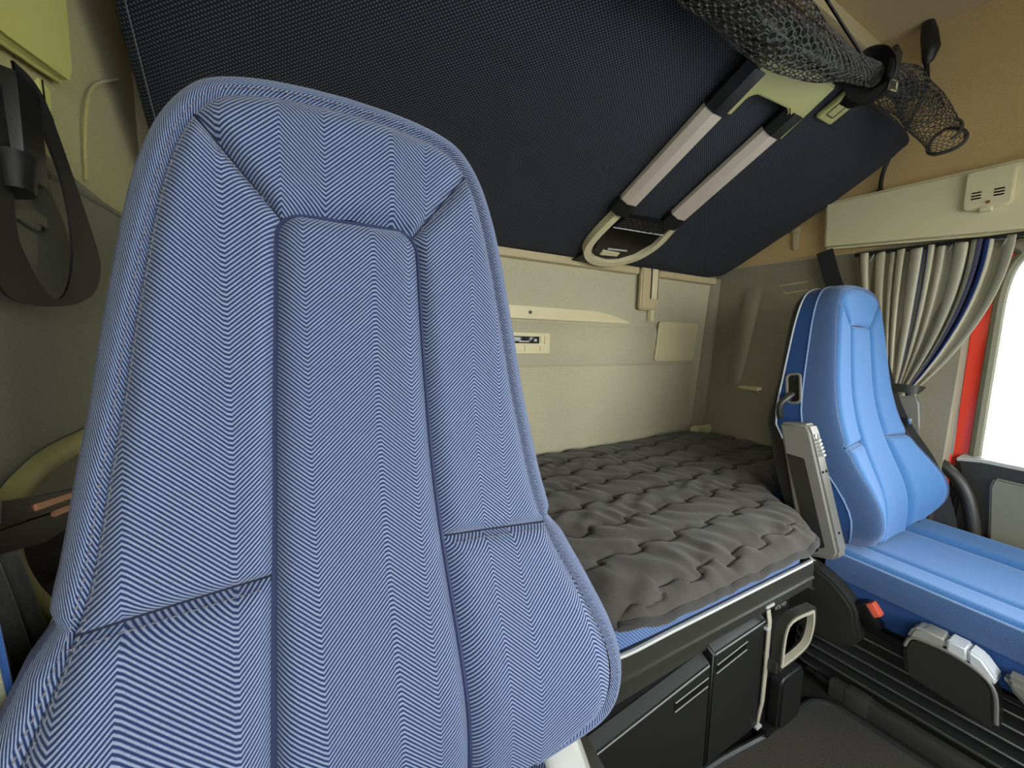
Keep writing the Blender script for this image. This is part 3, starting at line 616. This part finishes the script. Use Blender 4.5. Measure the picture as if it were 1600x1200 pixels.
# ring handle and footlocker box
rh = thing('ring_handle', 'black and beige ring shaped handle on the end of the bunk box', 'handle', (.972, .41, -.625))
pr = [(-.040, .040), (.045, .058), (.060, .05), (.062, .0), (.040, -.045), (-.045, -.075), (-.052, -.065)]
rot = Matrix.Rotation(math.radians(-8), 3, 'Z')
k = MB(); k.tube([rot@p for p in crv([(a*.88, 0, b*.86) for a, b in pr], 5, True)], 0, flat=(.009, .018), up=(0, 1, 0), closed=True); k.build('ring', M['dgrey'], rh)
k = MB(); k.tube([rot@Vector((p.x*.90, p.y-.004, p.z*.90)) for p in crv([(a*.88, 0, b*.86) for a, b in pr], 5, True)], 0, flat=(.007, .013), up=(0, 1, 0), closed=True); k.build('ring_liner', M['copperw'], rh)
k = MB(); k.box((-.058, .0, -.075), (-.04, .04, -.05), .003); k.build('hinge', M['dgrey'], rh)
bx = thing('storage_box', 'black rounded box standing on the floor below the ring handle', 'box', (.985, .44, -.88))
k = MB(); k.prism([(x, .0, z) for x, z in rrect(-.06, .065, .02, .155, .02)], (0, .03, 0), .004); k.build('case', M['black'], bx)
k = MB(); k.prism([(x, -.03, z) for x, z in rrect(-.035, .062, .022, .15, .018)], (0, .03, 0), .006, 3); k.build('lid', M['blackm'], bx)
k = MB(); k.box((-.06, -.02, 0), (.06, .03, .03), .004); k.build('foot', M['black'], bx)

# ------------------------------------------------------------------ floor mat
fm = thing('floor_mat', 'dark brown carpet mat with raised black rim on the cab floor', 'mat', (.8, 0, ZF))
mo = crv([(.36, .40, 0), (.70, .445, 0), (.95, .425, 0), (1.09, .425, 0), (1.145, .41, 0), (1.165, .36, 0), (1.165, .20, 0), (1.165, -.3, 0), (1.15, -.5, 0), (.40, -.5, 0), (.36, -.45, 0), (.355, 0, 0)], 6, True)
k = MB(); k.prism([(p.x-.8, p.y, .002) for p in mo], (0, 0, .010), .003); k.build('carpet', M['carpet'], fm)
k = MB(); k.tube([(p.x-.8, p.y, .010) for p in mo], .008, 8, closed=True); k.build('rim', M['rubber'], fm)

# ------------------------------------------------------------------ upper bunk, ladder, latch
BO = Vector((0, 1.205, .285)); BU = Vector((0, -.8801, .4748)); BN = Vector((0, -.4748, -.8801))   # hinge line, up the underside, out of it
def bp_(x, u, n_=0): return BO+Vector((x, 0, 0))+BU*u+BN*n_
ub = thing('upper_bunk', 'tilted upper bunk with dark navy dotted underside above the rear wall', 'bunk', BO[:])
def inb(k): k.v = [tuple(Vector(p)-BO) for p in k.v]; return k
ob = [(-.172, .0), (1.79, .0), (1.80, .03), (1.80, .46), (1.775, .66), (1.70, .735), (-.17, .735)]
ob = [(p.x, p.y) for p in crv([(a, b, 0) for a, b in [(-.166, .0)]+[(x, 0) for x in (-.10, .2, .5, 1.2, 1.60, 1.70)]+[(1.775, .012), (1.802, .05), (1.81, .2), (1.81, .45), (1.795, .62), (1.77, .70), (1.72, .74), (1.4, .745), (.6, .745), (0, .745), (-.12, .745), (-.165, .74), (-.172, .72), (-.172, .6), (-.172, .45), (-.172, .3), (-.172, .15), (-.172, .05), (-.172, .01)]], 4, True)]
k = MB(); cx_, cu_ = .82, .37; RR = []; UU = []
for sc_, n_ in ((0, -.003), (.5, -.003), (.9, -.002), (.975, -.001), (.99, -.004), (1, -.014), (1, -.05), (.98, -.056), (0, -.056)):
    f_ = [(cx_+(x-cx_)*(1-(1-sc_)*(.4 if sc_ > .95 else 1)), cu_+(u-cu_)*sc_) for x, u in ob]; RR.append([bp_(x, u, n_) for x, u in f_]+[bp_(*f_[0], n_)]); UU.append(f_+[f_[0]])
k.grid(RR, UU); inb(k).build('padded_underside', M['bunk'], ub)
k = MB(); k.tube([bp_(-.155, u, .0015) for u in np.linspace(.01, .73, 30)], .0010, 6); inb(k).build('edge_seam', M['thread'], ub)
k = MB(); k.prism([bp_(.955, -.004, .001), bp_(1.14, -.004, .001), bp_(1.10, .06, .001), bp_(.98, .075, .001)], BN*.006, .001); inb(k).build('hinge_plate', M['black'], ub)
ld = thing('ladder', 'pale metal two rail ladder clipped under the upper bunk', 'ladder', BO[:])
for i, (xa, ua, ub_) in enumerate(((.945, .295, .592), (1.175, .288, .60))):
    k = MB(); sec = [(-.032, .004), (-.034, .018), (-.016, .034), (.018, .034), (.034, .018), (.032, .004)]
    P = [[bp_(xa+s_, u, n_) for s_, n_ in sec] for u in (ua, ub_)]; k.grid(P); k.add(P[0]+P[1], [tuple(range(6))[::-1], tuple(range(6, 12))]); inb(k).build('rail', M['alu'], ld, sharp=15)
    k = MB(); P = [[bp_(xa+s_*1.13, u, n_*1.08) for s_, n_ in sec] for u in (ua-.045, ua)]; k.grid(P); k.add(P[0]+P[1], [tuple(range(6))[::-1], tuple(range(6, 12))]); inb(k).build('rubber_sleeve', M['blackm'], ld, sharp=15)
    uu = .70 if i == 0 else .665
    k = MB(); P = [[bp_(xa+s_*1.10, u, n_*1.05) for s_, n_ in sec] for u in (ub_, uu)]; k.grid(P); k.add(P[0]+P[1], [tuple(range(6))[::-1], tuple(range(6, 12))]); inb(k).build('rail_end', M['black'], ld, sharp=15)
# olive hanger plate at the top
k = MB(); k.prism([bp_(x, u, .002) for x, u in [(.935, .745), (.955, .60), (.985, .60), (.985, .645), (1.0, .66), (1.13, .665), (1.15, .655), (1.165, .60), (1.210, .60), (1.205, .66), (1.196, .745)]], BN*.030, .004, 2); inb(k).build('hanger_plate', M['olive'], ld)
# lower loop foot
lp = [(.945, .27), (.94, .14), (.955, .075), (1.0, .035), (1.06, .022), (1.12, .03), (1.19, .075), (1.215, .15), (1.20, .24)]
k = MB(); P = [bp_(p.x, p.y, .014) for p in crv([(a, b, 0) for a, b in lp], 6)]; k.tube(P, 0, flat=(.026, .024), up=BN[:]); inb(k).build('foot_loop', M['cream'], ld, sharp=30)
k = MB(); k.prism([bp_(x, u, .003) for x, u in [(.965, .19), (.96, .13), (.98, .075), (1.02, .050), (1.07, .04), (1.12, .05), (1.165, .085), (1.195, .15), (1.19, .20)]], BN*.016, .004); fp = inb(k).build('latch_housing', M['gloss'], ld)
k = MB(); k.prism([bp_(x, u, .004) for x, u in [(.972, .245), (.968, .195), (1.19, .205), (1.185, .25)]], BN*.02, .004); st_ = inb(k).build('foot_step', M['black'], ld)
k = MB()
for i in range(5):
    for j in range(8):
        x = .982+.025*j+(.012 if i % 2 else 0); u = .201+.009*i
        if x < 1.175: k.tube([bp_(x, u, .0245), bp_(x+.014, u+.001, .0245)], .0014, 4)
inb(k).build('grip_ribs', M['dgrey'], st_, kind='stuff')
k = MB(); k.tube([bp_(.968, .193, .024), bp_(1.19, .203, .024)], .002, 6); k.tube([bp_(1.03, .095, .021), bp_(1.115, .10, .021)], .003, 6); inb(k).build('bright_edge', M['lgrey'], fp)
k = MB(); k.prism([bp_(x, u, .018) for x, u in [(1.015, .085), (1.02, .062), (1.095, .068), (1.095, .085)]], BN*.006, .001); inb(k).build('release_tab', M['cream'], fp)
k = MB(); k.box((1.045, -.02, -.0), (1.075, 0, .01), .002); k.v = [tuple(bp_(x, y+.02, z)) for x, y, z in k.v]; inb(k).build('catch', M['cream'], ld)
lt = thing('latch', 'small olive latch plate beside the ladder hanger at the bunk edge', 'latch', bp_(1.305, .71)[:])
def inl(k): k.v = [tuple(Vector(p)-Vector(lt.location)) for p in k.v]; return k
k = MB(); k.prism([bp_(x, u, .001) for x, u in rrect(1.272, 1.345, .672, .75, .006)], BN*.012, .003); inl(k).build('plate', M['olive'], lt)
k = MB(); k.tube([bp_(x, u, .013) for x, u in rrect(1.287, 1.322, .688, .722, .003)], .0016, 5, closed=True); inl(k).build('button_gap', M['black'], lt)
k = MB(); k.prism([bp_(x, u, .010) for x, u in rrect(1.290, 1.319, .691, .719, .003)], BN*.004, .001); inl(k).build('button', M['olive'], lt)

# ------------------------------------------------------------------ rolled safety net, its strap, reading lamp, hook
nt_ = thing('safety_net', 'rolled black mesh safety net hanging along the upper bunk edge', 'net', (1.2, .50, .66))
axis = crv([(.40, .49, .600), (.54, .49, .597), (.636, .49, .592), (.742, .49, .588), (.889, .49, .587), (1.037, .49, .600), (1.152, .49, .617), (1.249, .487, .632), (1.36, .482, .648), (1.46, .475, .634), (1.55, .468, .612), (1.68, .46, .582)], 13)
rad = [np.interp(p.x, [.4, .64, .80, .90, 1.0, 1.10, 1.20, 1.25, 1.31, 1.40, 1.50, 1.60, 1.68], [.046, .046, .050, .050, .041, .032, .026, .020, .028, .043, .048, .046, .038]) for p in axis]
sx = [p.x for p in axis]
def net_pt(s_, th, sc_, wob):
    i = s_*(len(axis)-1); i0 = min(int(i), len(axis)-2); f = i-i0; c = axis[i0]*(1-f)+axis[i0+1]*f
    r = (rad[i0]*(1-f)+rad[i0+1]*f)*sc_*(1+.10*math.sin(2*th+s_*17+wob)+.06*math.sin(3*th-s_*23+wob*2)+.06*math.sin(s_*44+wob))
    t = (axis[i0+1]-axis[i0]).normalized(); n1 = Vector((0, 0, 1))-t*t.z; n1.normalize(); n2 = t.cross(n1)
    return c+n1*(r*1.0*math.cos(th))+n2*(r*.95*math.sin(th))
def hexnet(k, ns, nth, sc_, wob, wire, s0=0, s1=1, twist=.6):
    pt = lambda a, b: net_pt(s0+(s1-s0)*min(1, max(0, a)), 2*PI*b+twist*a*4, sc_, wob)
    for i in range(ns):
        for j in range(nth):
            a0 = i/ns; h = 1/ns; b = (j+(.5 if i % 2 else 0))/nth; db = .5/nth
            A = pt(a0, b); B = pt(a0+h*.62, b)                       # long sides along the roll
            C_ = pt(a0+h, b+db); D_ = pt(a0+h, b-db)
            for p, q in ((A, B), (B, C_), (B, D_)): k.tube([p, q], wire, 3, cap=False)
k = MB(); hexnet(k, 92, 19, 1.0, 0, .00115, twist=.35); k.build('outer_mesh', M['net'], nt_, kind='stuff', smooth=False, fix=False)
k = MB(); hexnet(k, 80, 15, .78, 2, .0012, .0, .9, twist=-.3); k.build('inner_mesh', M['net'], nt_, kind='stuff', smooth=False, fix=False)
k = MB(); k.grid([[net_pt(a, 2*PI*b/24, .56, 3)+Vector((0, .006, .010)) for b in range(25)] for a in np.linspace(0, .80, 90)]); k.build('rolled_core', M['netd'], nt_, sharp=0)
k = MB(); k.tube([p+Vector((0, 0, -.004)) for p in axis[:int(len(axis)*.80)]], .014, 10); k.build('roll_bar', M['dgrey'], nt_)
k = MB(); k.tube([net_pt(1, 2*PI*i/40, 1.0, 0) for i in range(40)], .005, 6, closed=True); k.build('hem', M['net'], nt_)
k = MB(); k.tube([net_pt(.965, .9+1.5*i/16, 1.05, 0) for i in range(17)], .004, 6); k.build('hem_fold', M['net'], nt_)
for nm in nt_.children: nm.location = -Vector(nt_.location)
hs = thing('hanging_strap', 'black strap and buckle holding the rolled net to the ceiling', 'strap', (1.245, .487, .632))
k = MB(); k.tube([(.93, .60, .985), (1.03, .56, .84), (1.13, .52, .735), (1.215, .495, .665)], 0, flat=(.013, .003), up=(.3, -.6, .4)); k.v = [(x-1.245, y-.487, z-.632) for x, y, z in k.v]; k.build('webbing', M['strap'], hs)
k = MB(); lpth = [Vector((1.245, .487, .632))+Vector((-.012*math.sin(2*PI*i/24), .036*math.cos(2*PI*i/24), .040*math.sin(2*PI*i/24))) for i in range(24)]
k.tube(lpth, 0, flat=(.034, .003), closed=True); k.v = [(x-1.245, y-.487, z-.632) for x, y, z in k.v]; k.build('loop', M['strap'], hs)
k = MB(); k.box((-.012, -.046, -.030), (.024, -.034, .040), .005, Matrix.Rotation(.25, 3, 'Y')); k.build('buckle', M['blackm'], hs)
k = MB(); k.tube([(-.008, -.042, -.034), (.024, -.042, -.028), (.028, -.040, -.046), (-.004, -.040, -.052)], .003, 6, closed=True); k.build('buckle_bar', M['chrome'], hs)
k = MB(); k.tube([(.008, -.034, -.04), (.004, .0, -.052), (.012, .04, -.040), (.018, .06, -.02)], 0, flat=(.026, .003), up=(1, 0, .3)); k.build('strap_tail', M['strap'], hs)
rl = thing('reading_lamp', 'black gooseneck reading lamp on the tan upper side wall', 'lamp', (1.80, .56, .93))
k = MB(); k.tube([(0, .012, .075), (0, .010, .065), (0, .004, .03), (0, -.004, -.015), (0, .0, -.045), (0, .003, -.055)], [.008, .016, .021, .022, .015, .008], 14); k.build('lamp_head', M['blackm'], rl)
k = MB(); k.tube(crv([(0, .003, -.05), (.003, -.002, -.10), (.003, .008, -.16), (.003, .03, -.22), (.012, .07, -.30), (.018, .088, -.36), (.02, .088, -.415)], 10), .0065, 8); k.build('gooseneck', M['black'], rl)
k = MB(); k.box((.01, .08, -.425), (.035, .098, -.40), .003); k.build('base', M['black'], rl)
ch = thing('strap_guide', 'tan plastic strap guide on the upper side wall behind the header panel', 'clip', (1.825, .905, .41))
k = MB(); k.prism([(0, y, z) for y, z in [(.014, .04), (-.006, .045), (-.012, -.03), (.002, -.038), (.012, -.03)]], (.012, 0, 0), .003); k.build('tongue', M['creamd'], ch)
k = MB(); k.box((-.003, -.010, .03), (.010, .016, .046), .002); k.build('bridge', M['creamd'], ch)

# ------------------------------------------------------------------ rear wall fittings
sb = thing('bunk_bracket', 'cream plastic bunk support bracket with a slotted slide on the rear wall', 'bracket', (1.355, 1.22, .20))
k = MB(); k.prism([(x, 0, z) for x, z in rrect(-.055, .05, -.075, .09, .012)], (0, -.022, 0), .006, 3); k.build('housing', M['creamd'], sb)
k = MB(); k.box((.0, -.026, -.03), (.032, -.018, .088), .001); k.build('slide', M['cream'], sb)
k = MB(); k.box((-.006, -.0235, -.03), (-.001, -.02, .088), 0); k.box((.033, -.0235, -.03), (.038, -.02, .088), 0); k.build('slot', M['gloss'], sb)
k = MB(); k.box((.02, -.01, -.12), (.04, .01, -.07), .002); k.build('tail', M['cream'], sb)
wt = thing('wall_tray', 'long shallow cream tray ledge on the upper rear wall', 'tray', (.6, 1.22, .08))
k = MB(); k.prism([(x, .012, z) for x, z in [(-.62, -.004), (.66, -.004), (.55, .020), (.48, .027), (-.62, .033)]], (0, -.012, 0), .003); k.build('back', M['cream'], wt)
k = MB(); k.prism([(-.62, -.012, -.014), (.665, -.004, -.014), (.665, .012, -.014), (-.62, .012, -.014)], (0, 0, .010), .003); k.build('lip', M['cream'], wt)
k = MB(); k.tube([(.19, -.003, .008), (.19, .002, .008)], .006, 10); k.build('stud', M['dgrey'], wt)
cp = thing('control_panel', 'small cream bunk control panel with dark display on the rear wall', 'panel', (.80, 1.218, -.018))
k = MB(); k.prism([(x, 0, z) for x, z in rrect(-.10, .07, -.034, .036, .004)], (0, -.010, 0), .002); k.build('bezel', M['cream'], cp)
k = MB(); k.box((-.085, -.0125, .0), (.022, -.008, .024), .001); dp = k.build('display', M['screen'], cp)
k = MB(); k.box((.0, -.0135, .006), (.012, -.011, .016), .0005); k.box((-.06, -.0135, .004), (-.02, -.011, .009), .0005); k.build('symbols', M['lgrey'], dp)
for x0, x1, z0, z1 in ((-.09, -.04, -.027, -.006), (-.036, .018, -.027, -.006), (.027, .041, .004, .024), (.044, .06, .014, .026), (.044, .06, -.002, .011), (.027, .06, -.027, -.008)):
    k = MB(); k.box((x0, -.013, z0), (x1, -.008, z1), .001); k.build('button', M['cream'], cp)
sk = thing('speaker_cover', 'square cream speaker cover on the rear wall near the corner', 'speaker', (1.555, 1.22, 0))
k = MB(); k.prism([(x+(z*.10), 0, z) for x, z in rrect(-.13, .122, -.083, .083, .012)], (0, -.012, 0), .004, 3); k.build('cover', M['cream'], sk)
k = MB(); k.tube([(.085*math.cos(a), -.0105, .062*math.sin(a)) for a in np.linspace(0, 2*PI, 40)[:-1]], .0022, 6, closed=True); k.build('ring', M['cream'], sk)
cbk = thing('corner_bracket', 'cream bracket at the rear corner of the lower bunk', 'bracket', (1.72, 1.20, -.40))
k = MB(); k.prism([(x, 0, z) for x, z in rrect(-.06, .08, -.03, .022, .012)], (0, -.035, 0), .008, 3); k.build('block', M['cream'], cbk)
k = MB(); k.tube([(-.035, -.036, -.028), (-.035, -.037, .005), (-.028, -.03, .0235), (-.026, -.005, .0235)], .0015, 5); k.build('moulding_line', M['creamd'], cbk)
lg = thing('wall_ledge', 'small cream ledge on the side wall beside the far seat shell', 'ledge', (1.80, 1.02, -.19))
k = MB(); k.prism([(.0, .06, .012), (.0, -.06, .012), (-.035, -.05, .004), (-.012, .05, .004)], (0, 0, -.012), .003); k.build('shelf', M['cream'], lg)
k = MB(); k.prism([(-.002, .03, -.006), (-.002, -.06, -.04), (-.025, -.05, -.012), (-.008, .04, -.008)], (.01, 0, 0), .002); k.build('gusset', M['creamd'], lg)
vt = thing('wall_socket', 'small framed grey pull recess on the side wall above the far seat', 'vent', (1.818, .90, .222))
k = MB(); k.tube([(0, y, z) for y, z in [(.045, .014), (-.06, .022), (-.05, -.012), (.02, -.018)]], .003, 5, closed=True); k.build('frame', M['creamd'], vt)
k = MB(); k.prism([(.001, y, z) for y, z in [(.042, .012), (-.055, .018), (-.046, -.009), (.018, -.015)]], (.004, 0, 0), 0); k.build('recess', M['dgrey'], vt)
k = MB(); k.box((-.004, -.025, -.006), (.002, .012, .006), .002); k.build('pull', M['mgrey'], vt)

# ------------------------------------------------------------------ right curtain
cu = thing('curtain', 'gathered beige curtain with blue stripes tied back at the side window', 'curtain', (1.80, .5, .31), 'cab curtains')
def cur_pt(a, b, top, bot, z0, z1, amp, nfold, ease):
    e = b**ease; y = (top[0]+(top[1]-top[0])*a)*(1-e)+(bot[0]+(bot[1]-bot[0])*a)*e
    A = amp*(1-.55*b)*(1+.35*math.sin(a*17+1)); ph = 2*PI*nfold*(a+.02*math.sin(a*23))
    x = 1.795+A*math.sin(ph)+.006*math.sin(a*9+b*4); y += .35*A*math.sin(2*ph+.6)*(1-.4*b)
    return (x-1.80, y-.5, z0+(z1-z0)*b-.31+.004*math.sin(a*40)*(1-b))
k = MB(); P = []; UV = []
for i in range(221):
    a = i/220; P.append([cur_pt(a, b, (.675, .325), (.580, .487), .312, -.135, .021, 11, 1.55+.5*a) for b in np.linspace(0, 1, 44)]); UV.append([(a, b) for b in np.linspace(0, 1, 44)])
k.grid(P, UV); k.build('drape', M['cur'], cu, sharp=0, solid=.0015)
k = MB(); P = []; UV = []
for i in range(91):
    a = i/90; P.append([cur_pt(a, b, (.580, .487), (.60-.02, .475), -.135, -.40, .012, 7, 1) for b in np.linspace(0, 1, 20)]); UV.append([(a, b) for b in np.linspace(0, 1, 20)])
k.grid(P, UV); k.build('tail', M['cur'], cu, sharp=0, solid=.0015)
k = MB(); k.tube(crv([(.0, .095, .455-.88+.0), (-.03, .085, -.435), (-.035, .03, -.44), (-.028, -.02, -.442), (.01, -.03, -.445)], 6), 0, flat=(.026, .004), up=(-1, 0, 0)); k.build('tieback', M['dgrey'], cu)
k = MB(); k.box((-.012, -.62, -.0), (.012, .19, .012), .002); k.build('curtain_rail', M['blackm'], cu)
for i in range(13):
    a = i/12; k = MB(); y = .165-.325*a
    k.tube([(0, y, .004), (.0, y+.004, -.012), (-.010, y+.006, -.022), (-.014, y, -.012), (-.012, y-.003, .0)], .0014, 5); k.build('glider', M['lgrey'], cu)

# ------------------------------------------------------------------ seat belts
sb1 = thing('seat_belt', 'black seat belt webbing beside the far seat, running from roof to buckle', 'belt', (1.74, .43, -.30), 'black seat belts')
k = MB(); k.tube(crv([(1.79, .60, .02), (1.775, .565, -.10), (1.765, .53, -.19), (1.76, .49, -.265), (1.765, .43, -.36), (1.77, .385, -.48), (1.765, .355, -.60), (1.76, .34, -.68)], 6), 0, flat=(.046, .0025), up=(-1, -.25, .1)); shift(k, sb1).build('webbing', M['strap'], sb1)
k = MB(); k.tube(crv([(1.792, .785, .345), (1.79, .77, .30), (1.785, .74, .22), (1.775, .68, .10)], 6), 0, flat=(.050, .0025), up=(-1, -.2, 0)); shift(k, sb1).build('upper_webbing', M['strap'], sb1)
k = MB(); k.box((1.735, .478, -.25), (1.765, .512, -.225), .004); shift(k, sb1).build('tongue', M['black'], sb1)
k = MB(); k.box((1.73, .470, -.238), (1.745, .482, -.220), .002); shift(k, sb1).build('tongue_plate', M['chrome'], sb1)
k = MB(); k.tube(crv([(1.745, .46, -.545), (1.745, .43, -.552), (1.748, .40, -.575), (1.748, .385, -.61)], 5), 0, flat=(.03, .012), up=(0, -.5, 1)); shift(k, sb1).build('buckle_stalk', M['mgrey'], sb1)
sb2 = thing('seat_belt', 'black seat belt loop hanging down the left wall beside the near seat', 'belt', (-.19, .64, .14), 'black seat belts')
OUTB = [(.563, .217), (.547, .166), (.533, .110), (.519, .066), (.516, .042), (.528, .026), (.558, .020), (.612, .020), (.682, .027), (.747, .046), (.778, .078), (.768, .110), (.724, .163), (.687, .207), (.660, .236), (.635, .246), (.604, .246)]
INB = [(.590, .205), (.576, .150), (.565, .110), (.560, .080), (.565, .064), (.578, .046), (.600, .031), (.621, .028), (.642, .038), (.660, .058), (.673, .085), (.676, .122), (.667, .160), (.652, .185), (.640, .202), (.628, .214), (.612, .216)]
A_ = crv([(0, a, b) for a, b in OUTB], 6); B_ = crv([(0, a, b) for a, b in INB], 6); P = []
for i, (p, q) in enumerate(zip(A_, B_)):
    f = i/(len(A_)-1); x = -.193+.008*math.sin(PI*f); dx = .003*math.sin(PI*f)
    P.append([(x-.0012, p.y, p.z), (x+.001, p.y, p.z), (x+dx+.001, q.y, q.z), (x+dx-.0012, q.y, q.z), (x-.0012, p.y, p.z)])
k = MB(); k.grid(P); shift(k, sb2).build('webbing', M['strap'], sb2, sharp=40)
k = MB(); k.box((-.212, .575, .135), (-.180, .628, .232), .012); shift(k, sb2).build('belt_guide', M['black'], sb2)
k = MB(); k.tube([(-.19, .572, .150), (-.187, .565, .118)], [.018, .013], 12); shift(k, sb2).build('guide_end', M['blackm'], sb2)

# ------------------------------------------------------------------ left side: locker, curtain, pocket, vent, lever
lk = thing('side_header', 'yellowish cream header panel at the upper left above the hanging belt', 'panel', (-.20, .6, .4))
k = MB(); k.prism([(-.20, y, z) for y, z in [(.80, .62), (.80, .325), (.785, .303), (.62, .266), (.30, .215), (-.5, .18), (-.5, .62)]], (-.016, 0, 0), .010, 3); shift(k, lk).build('face', M['yel'], lk)
cl = thing('wall_clip', 'thin yellowish clip on the left wall below the header panel', 'clip', (-.211, .72, .247))
k = MB(); k.prism([(0, y, z) for y, z in [(-.012, .03), (.014, .03), (.013, .004), (.004, -.001), (-.008, .003)]], (.006, 0, 0), .002); k.build('tab', M['yel'], cl)
k = MB(); k.tube([(.007, -.013, .028), (.007, -.010, .004), (.007, .010, -.006)], .0009, 5); k.build('shadow_gap', M['gloss'], cl)
pk = thing('wall_pocket', 'olive rimmed pocket opening in the left wall beside the near seat', 'pocket', (-.205, .64, -.22))
lo_ = [(-.125, .045), (-.10, .070), (-.055, .082), (.0, .088), (.08, .087), (.17, .080), (.20, .04), (.19, -.03), (.12, -.11), (.05, -.13), (-.02, -.115), (-.08, -.06), (-.12, .0)]
co_ = crv([(0, a, b) for a, b in lo_], 6, True); cy_, cz_ = .03, -.015
RR = [[(x_, cy_+(p.y-cy_)*f_, cz_+(p.z-cz_)*f_) for p in co_+co_[:1]] for x_, f_ in ((-.004, 1.0), (.008, .985), (.010, .93), (.007, .80), (-.003, .74))]
k = MB(); k.grid(RR); k.build('rim', M['olive'], pk, sharp=0)
k = MB(); k.prism([(-.004, cy_+(p.y-cy_)*.75, cz_+(p.z-cz_)*.75) for p in co_], (.002, 0, 0), 0); k.build('well', M['gloss'], pk)
lv = thing('belt_anchor', 'black bar with two copper strips across the left wall pocket', 'lever', (-.18, .55, -.165))
k = MB(); k.tube(crv([(.01, -.12, .032), (.01, -.07, .018), (.01, -.03, .008), (.008, .05, -.012)], 5), 0, flat=(.016, .010), up=(1, 0, 0)); k.build('bar', M['black'], lv)
k = MB(); k.prism([(.0, y, z) for y, z in [(-.12, .02), (-.03, .0), (.05, -.018), (.055, -.04), (-.03, -.028), (-.12, .0)]], (.008, 0, 0), .003); k.build('bracket', M['black'], lv)
for y0, dz in ((-.074, 0), (-.040, -.011)):
    k = MB(); k.prism([(.013, y, z+dz) for y, z in [(y0, .0215-.21*(y0+.074)), (.03, .0), (.03, -.005), (y0, .0155-.21*(y0+.074))]], (.004, 0, 0), .0008); k.build('strip', M['copper'], lv, label='copper strip')
lc = thing('curtain', 'dark ribbed folded curtain edge with pale and blue side at lower left', 'curtain', (-.19, .44, -.2), 'cab curtains')
k = MB(); P = []
for i in range(61):
    a = i/60; P.append([(.0+.03*b+.010*math.sin(a*2*PI*4.5)*(.5+b), -.075+.125*a*(.45+.55*math.sin(PI*min(1, .25+b*.6)))+.04*b*(1-b), .08-.42*b) for b in np.linspace(0, 1, 26)])
k.grid(P); k.build('dark_folds', M['curd'], lc, sharp=0, solid=.003)
k = MB(); P = []
for i in range(31):
    a = i/30; P.append([(.02+.012*math.sin(a*7)+.02*b, -.100+.055*a+.03*b*b, .03-.40*b) for b in np.linspace(0, 1, 16)])
k.grid(P); k.build('pale_lining', M['curg'], lc, sharp=0, solid=.003)
k = MB(); k.tube([(.030+.02*b, -.048+.03*b*b, .03-.40*b) for b in np.linspace(0, 1, 16)], .002, 6); k.build('blue_edge', M['gus_far'], lc)
uc = thing('curtain', 'short strip of pale curtain at the left picture edge under the yellowish header', 'curtain', (-.15, .42, .13), 'cab curtains')
k = MB(); P = []
for i in range(25):
    a = i/24; P.append([(-.008+.008*math.sin(a*9), -.105+.126*a-.03*b*b+.008*math.sin(3*b+a), .07-.15*b) for b in np.linspace(0, 1, 16)])
k.grid(P); k.build('drape', M['curg'], uc, sharp=0, solid=.004)
wv_ = thing('wall_vent', 'small ribbed vent plate low on the left wall seen through the belt loop', 'vent', (-.209, .66, .112))
k = MB(); k.prism([(0, y, z) for y, z in [(-.035, .008), (.03, .012), (.006, -.010), (-.04, -.006)]], (.005, 0, 0), .001); k.build('plate', M['wallg'], wv_)
for i in range(5):
    k = MB(); k.box((.005, -.012+.007*i, -.004), (.0075, -.009+.007*i, .007), .0005); k.build('rib', M['wallg'], wv_)

# ------------------------------------------------------------------ lift all so that the floor is z = 0
for o in list(sc.objects):
    if o.parent is None: o.location.z += LIFT
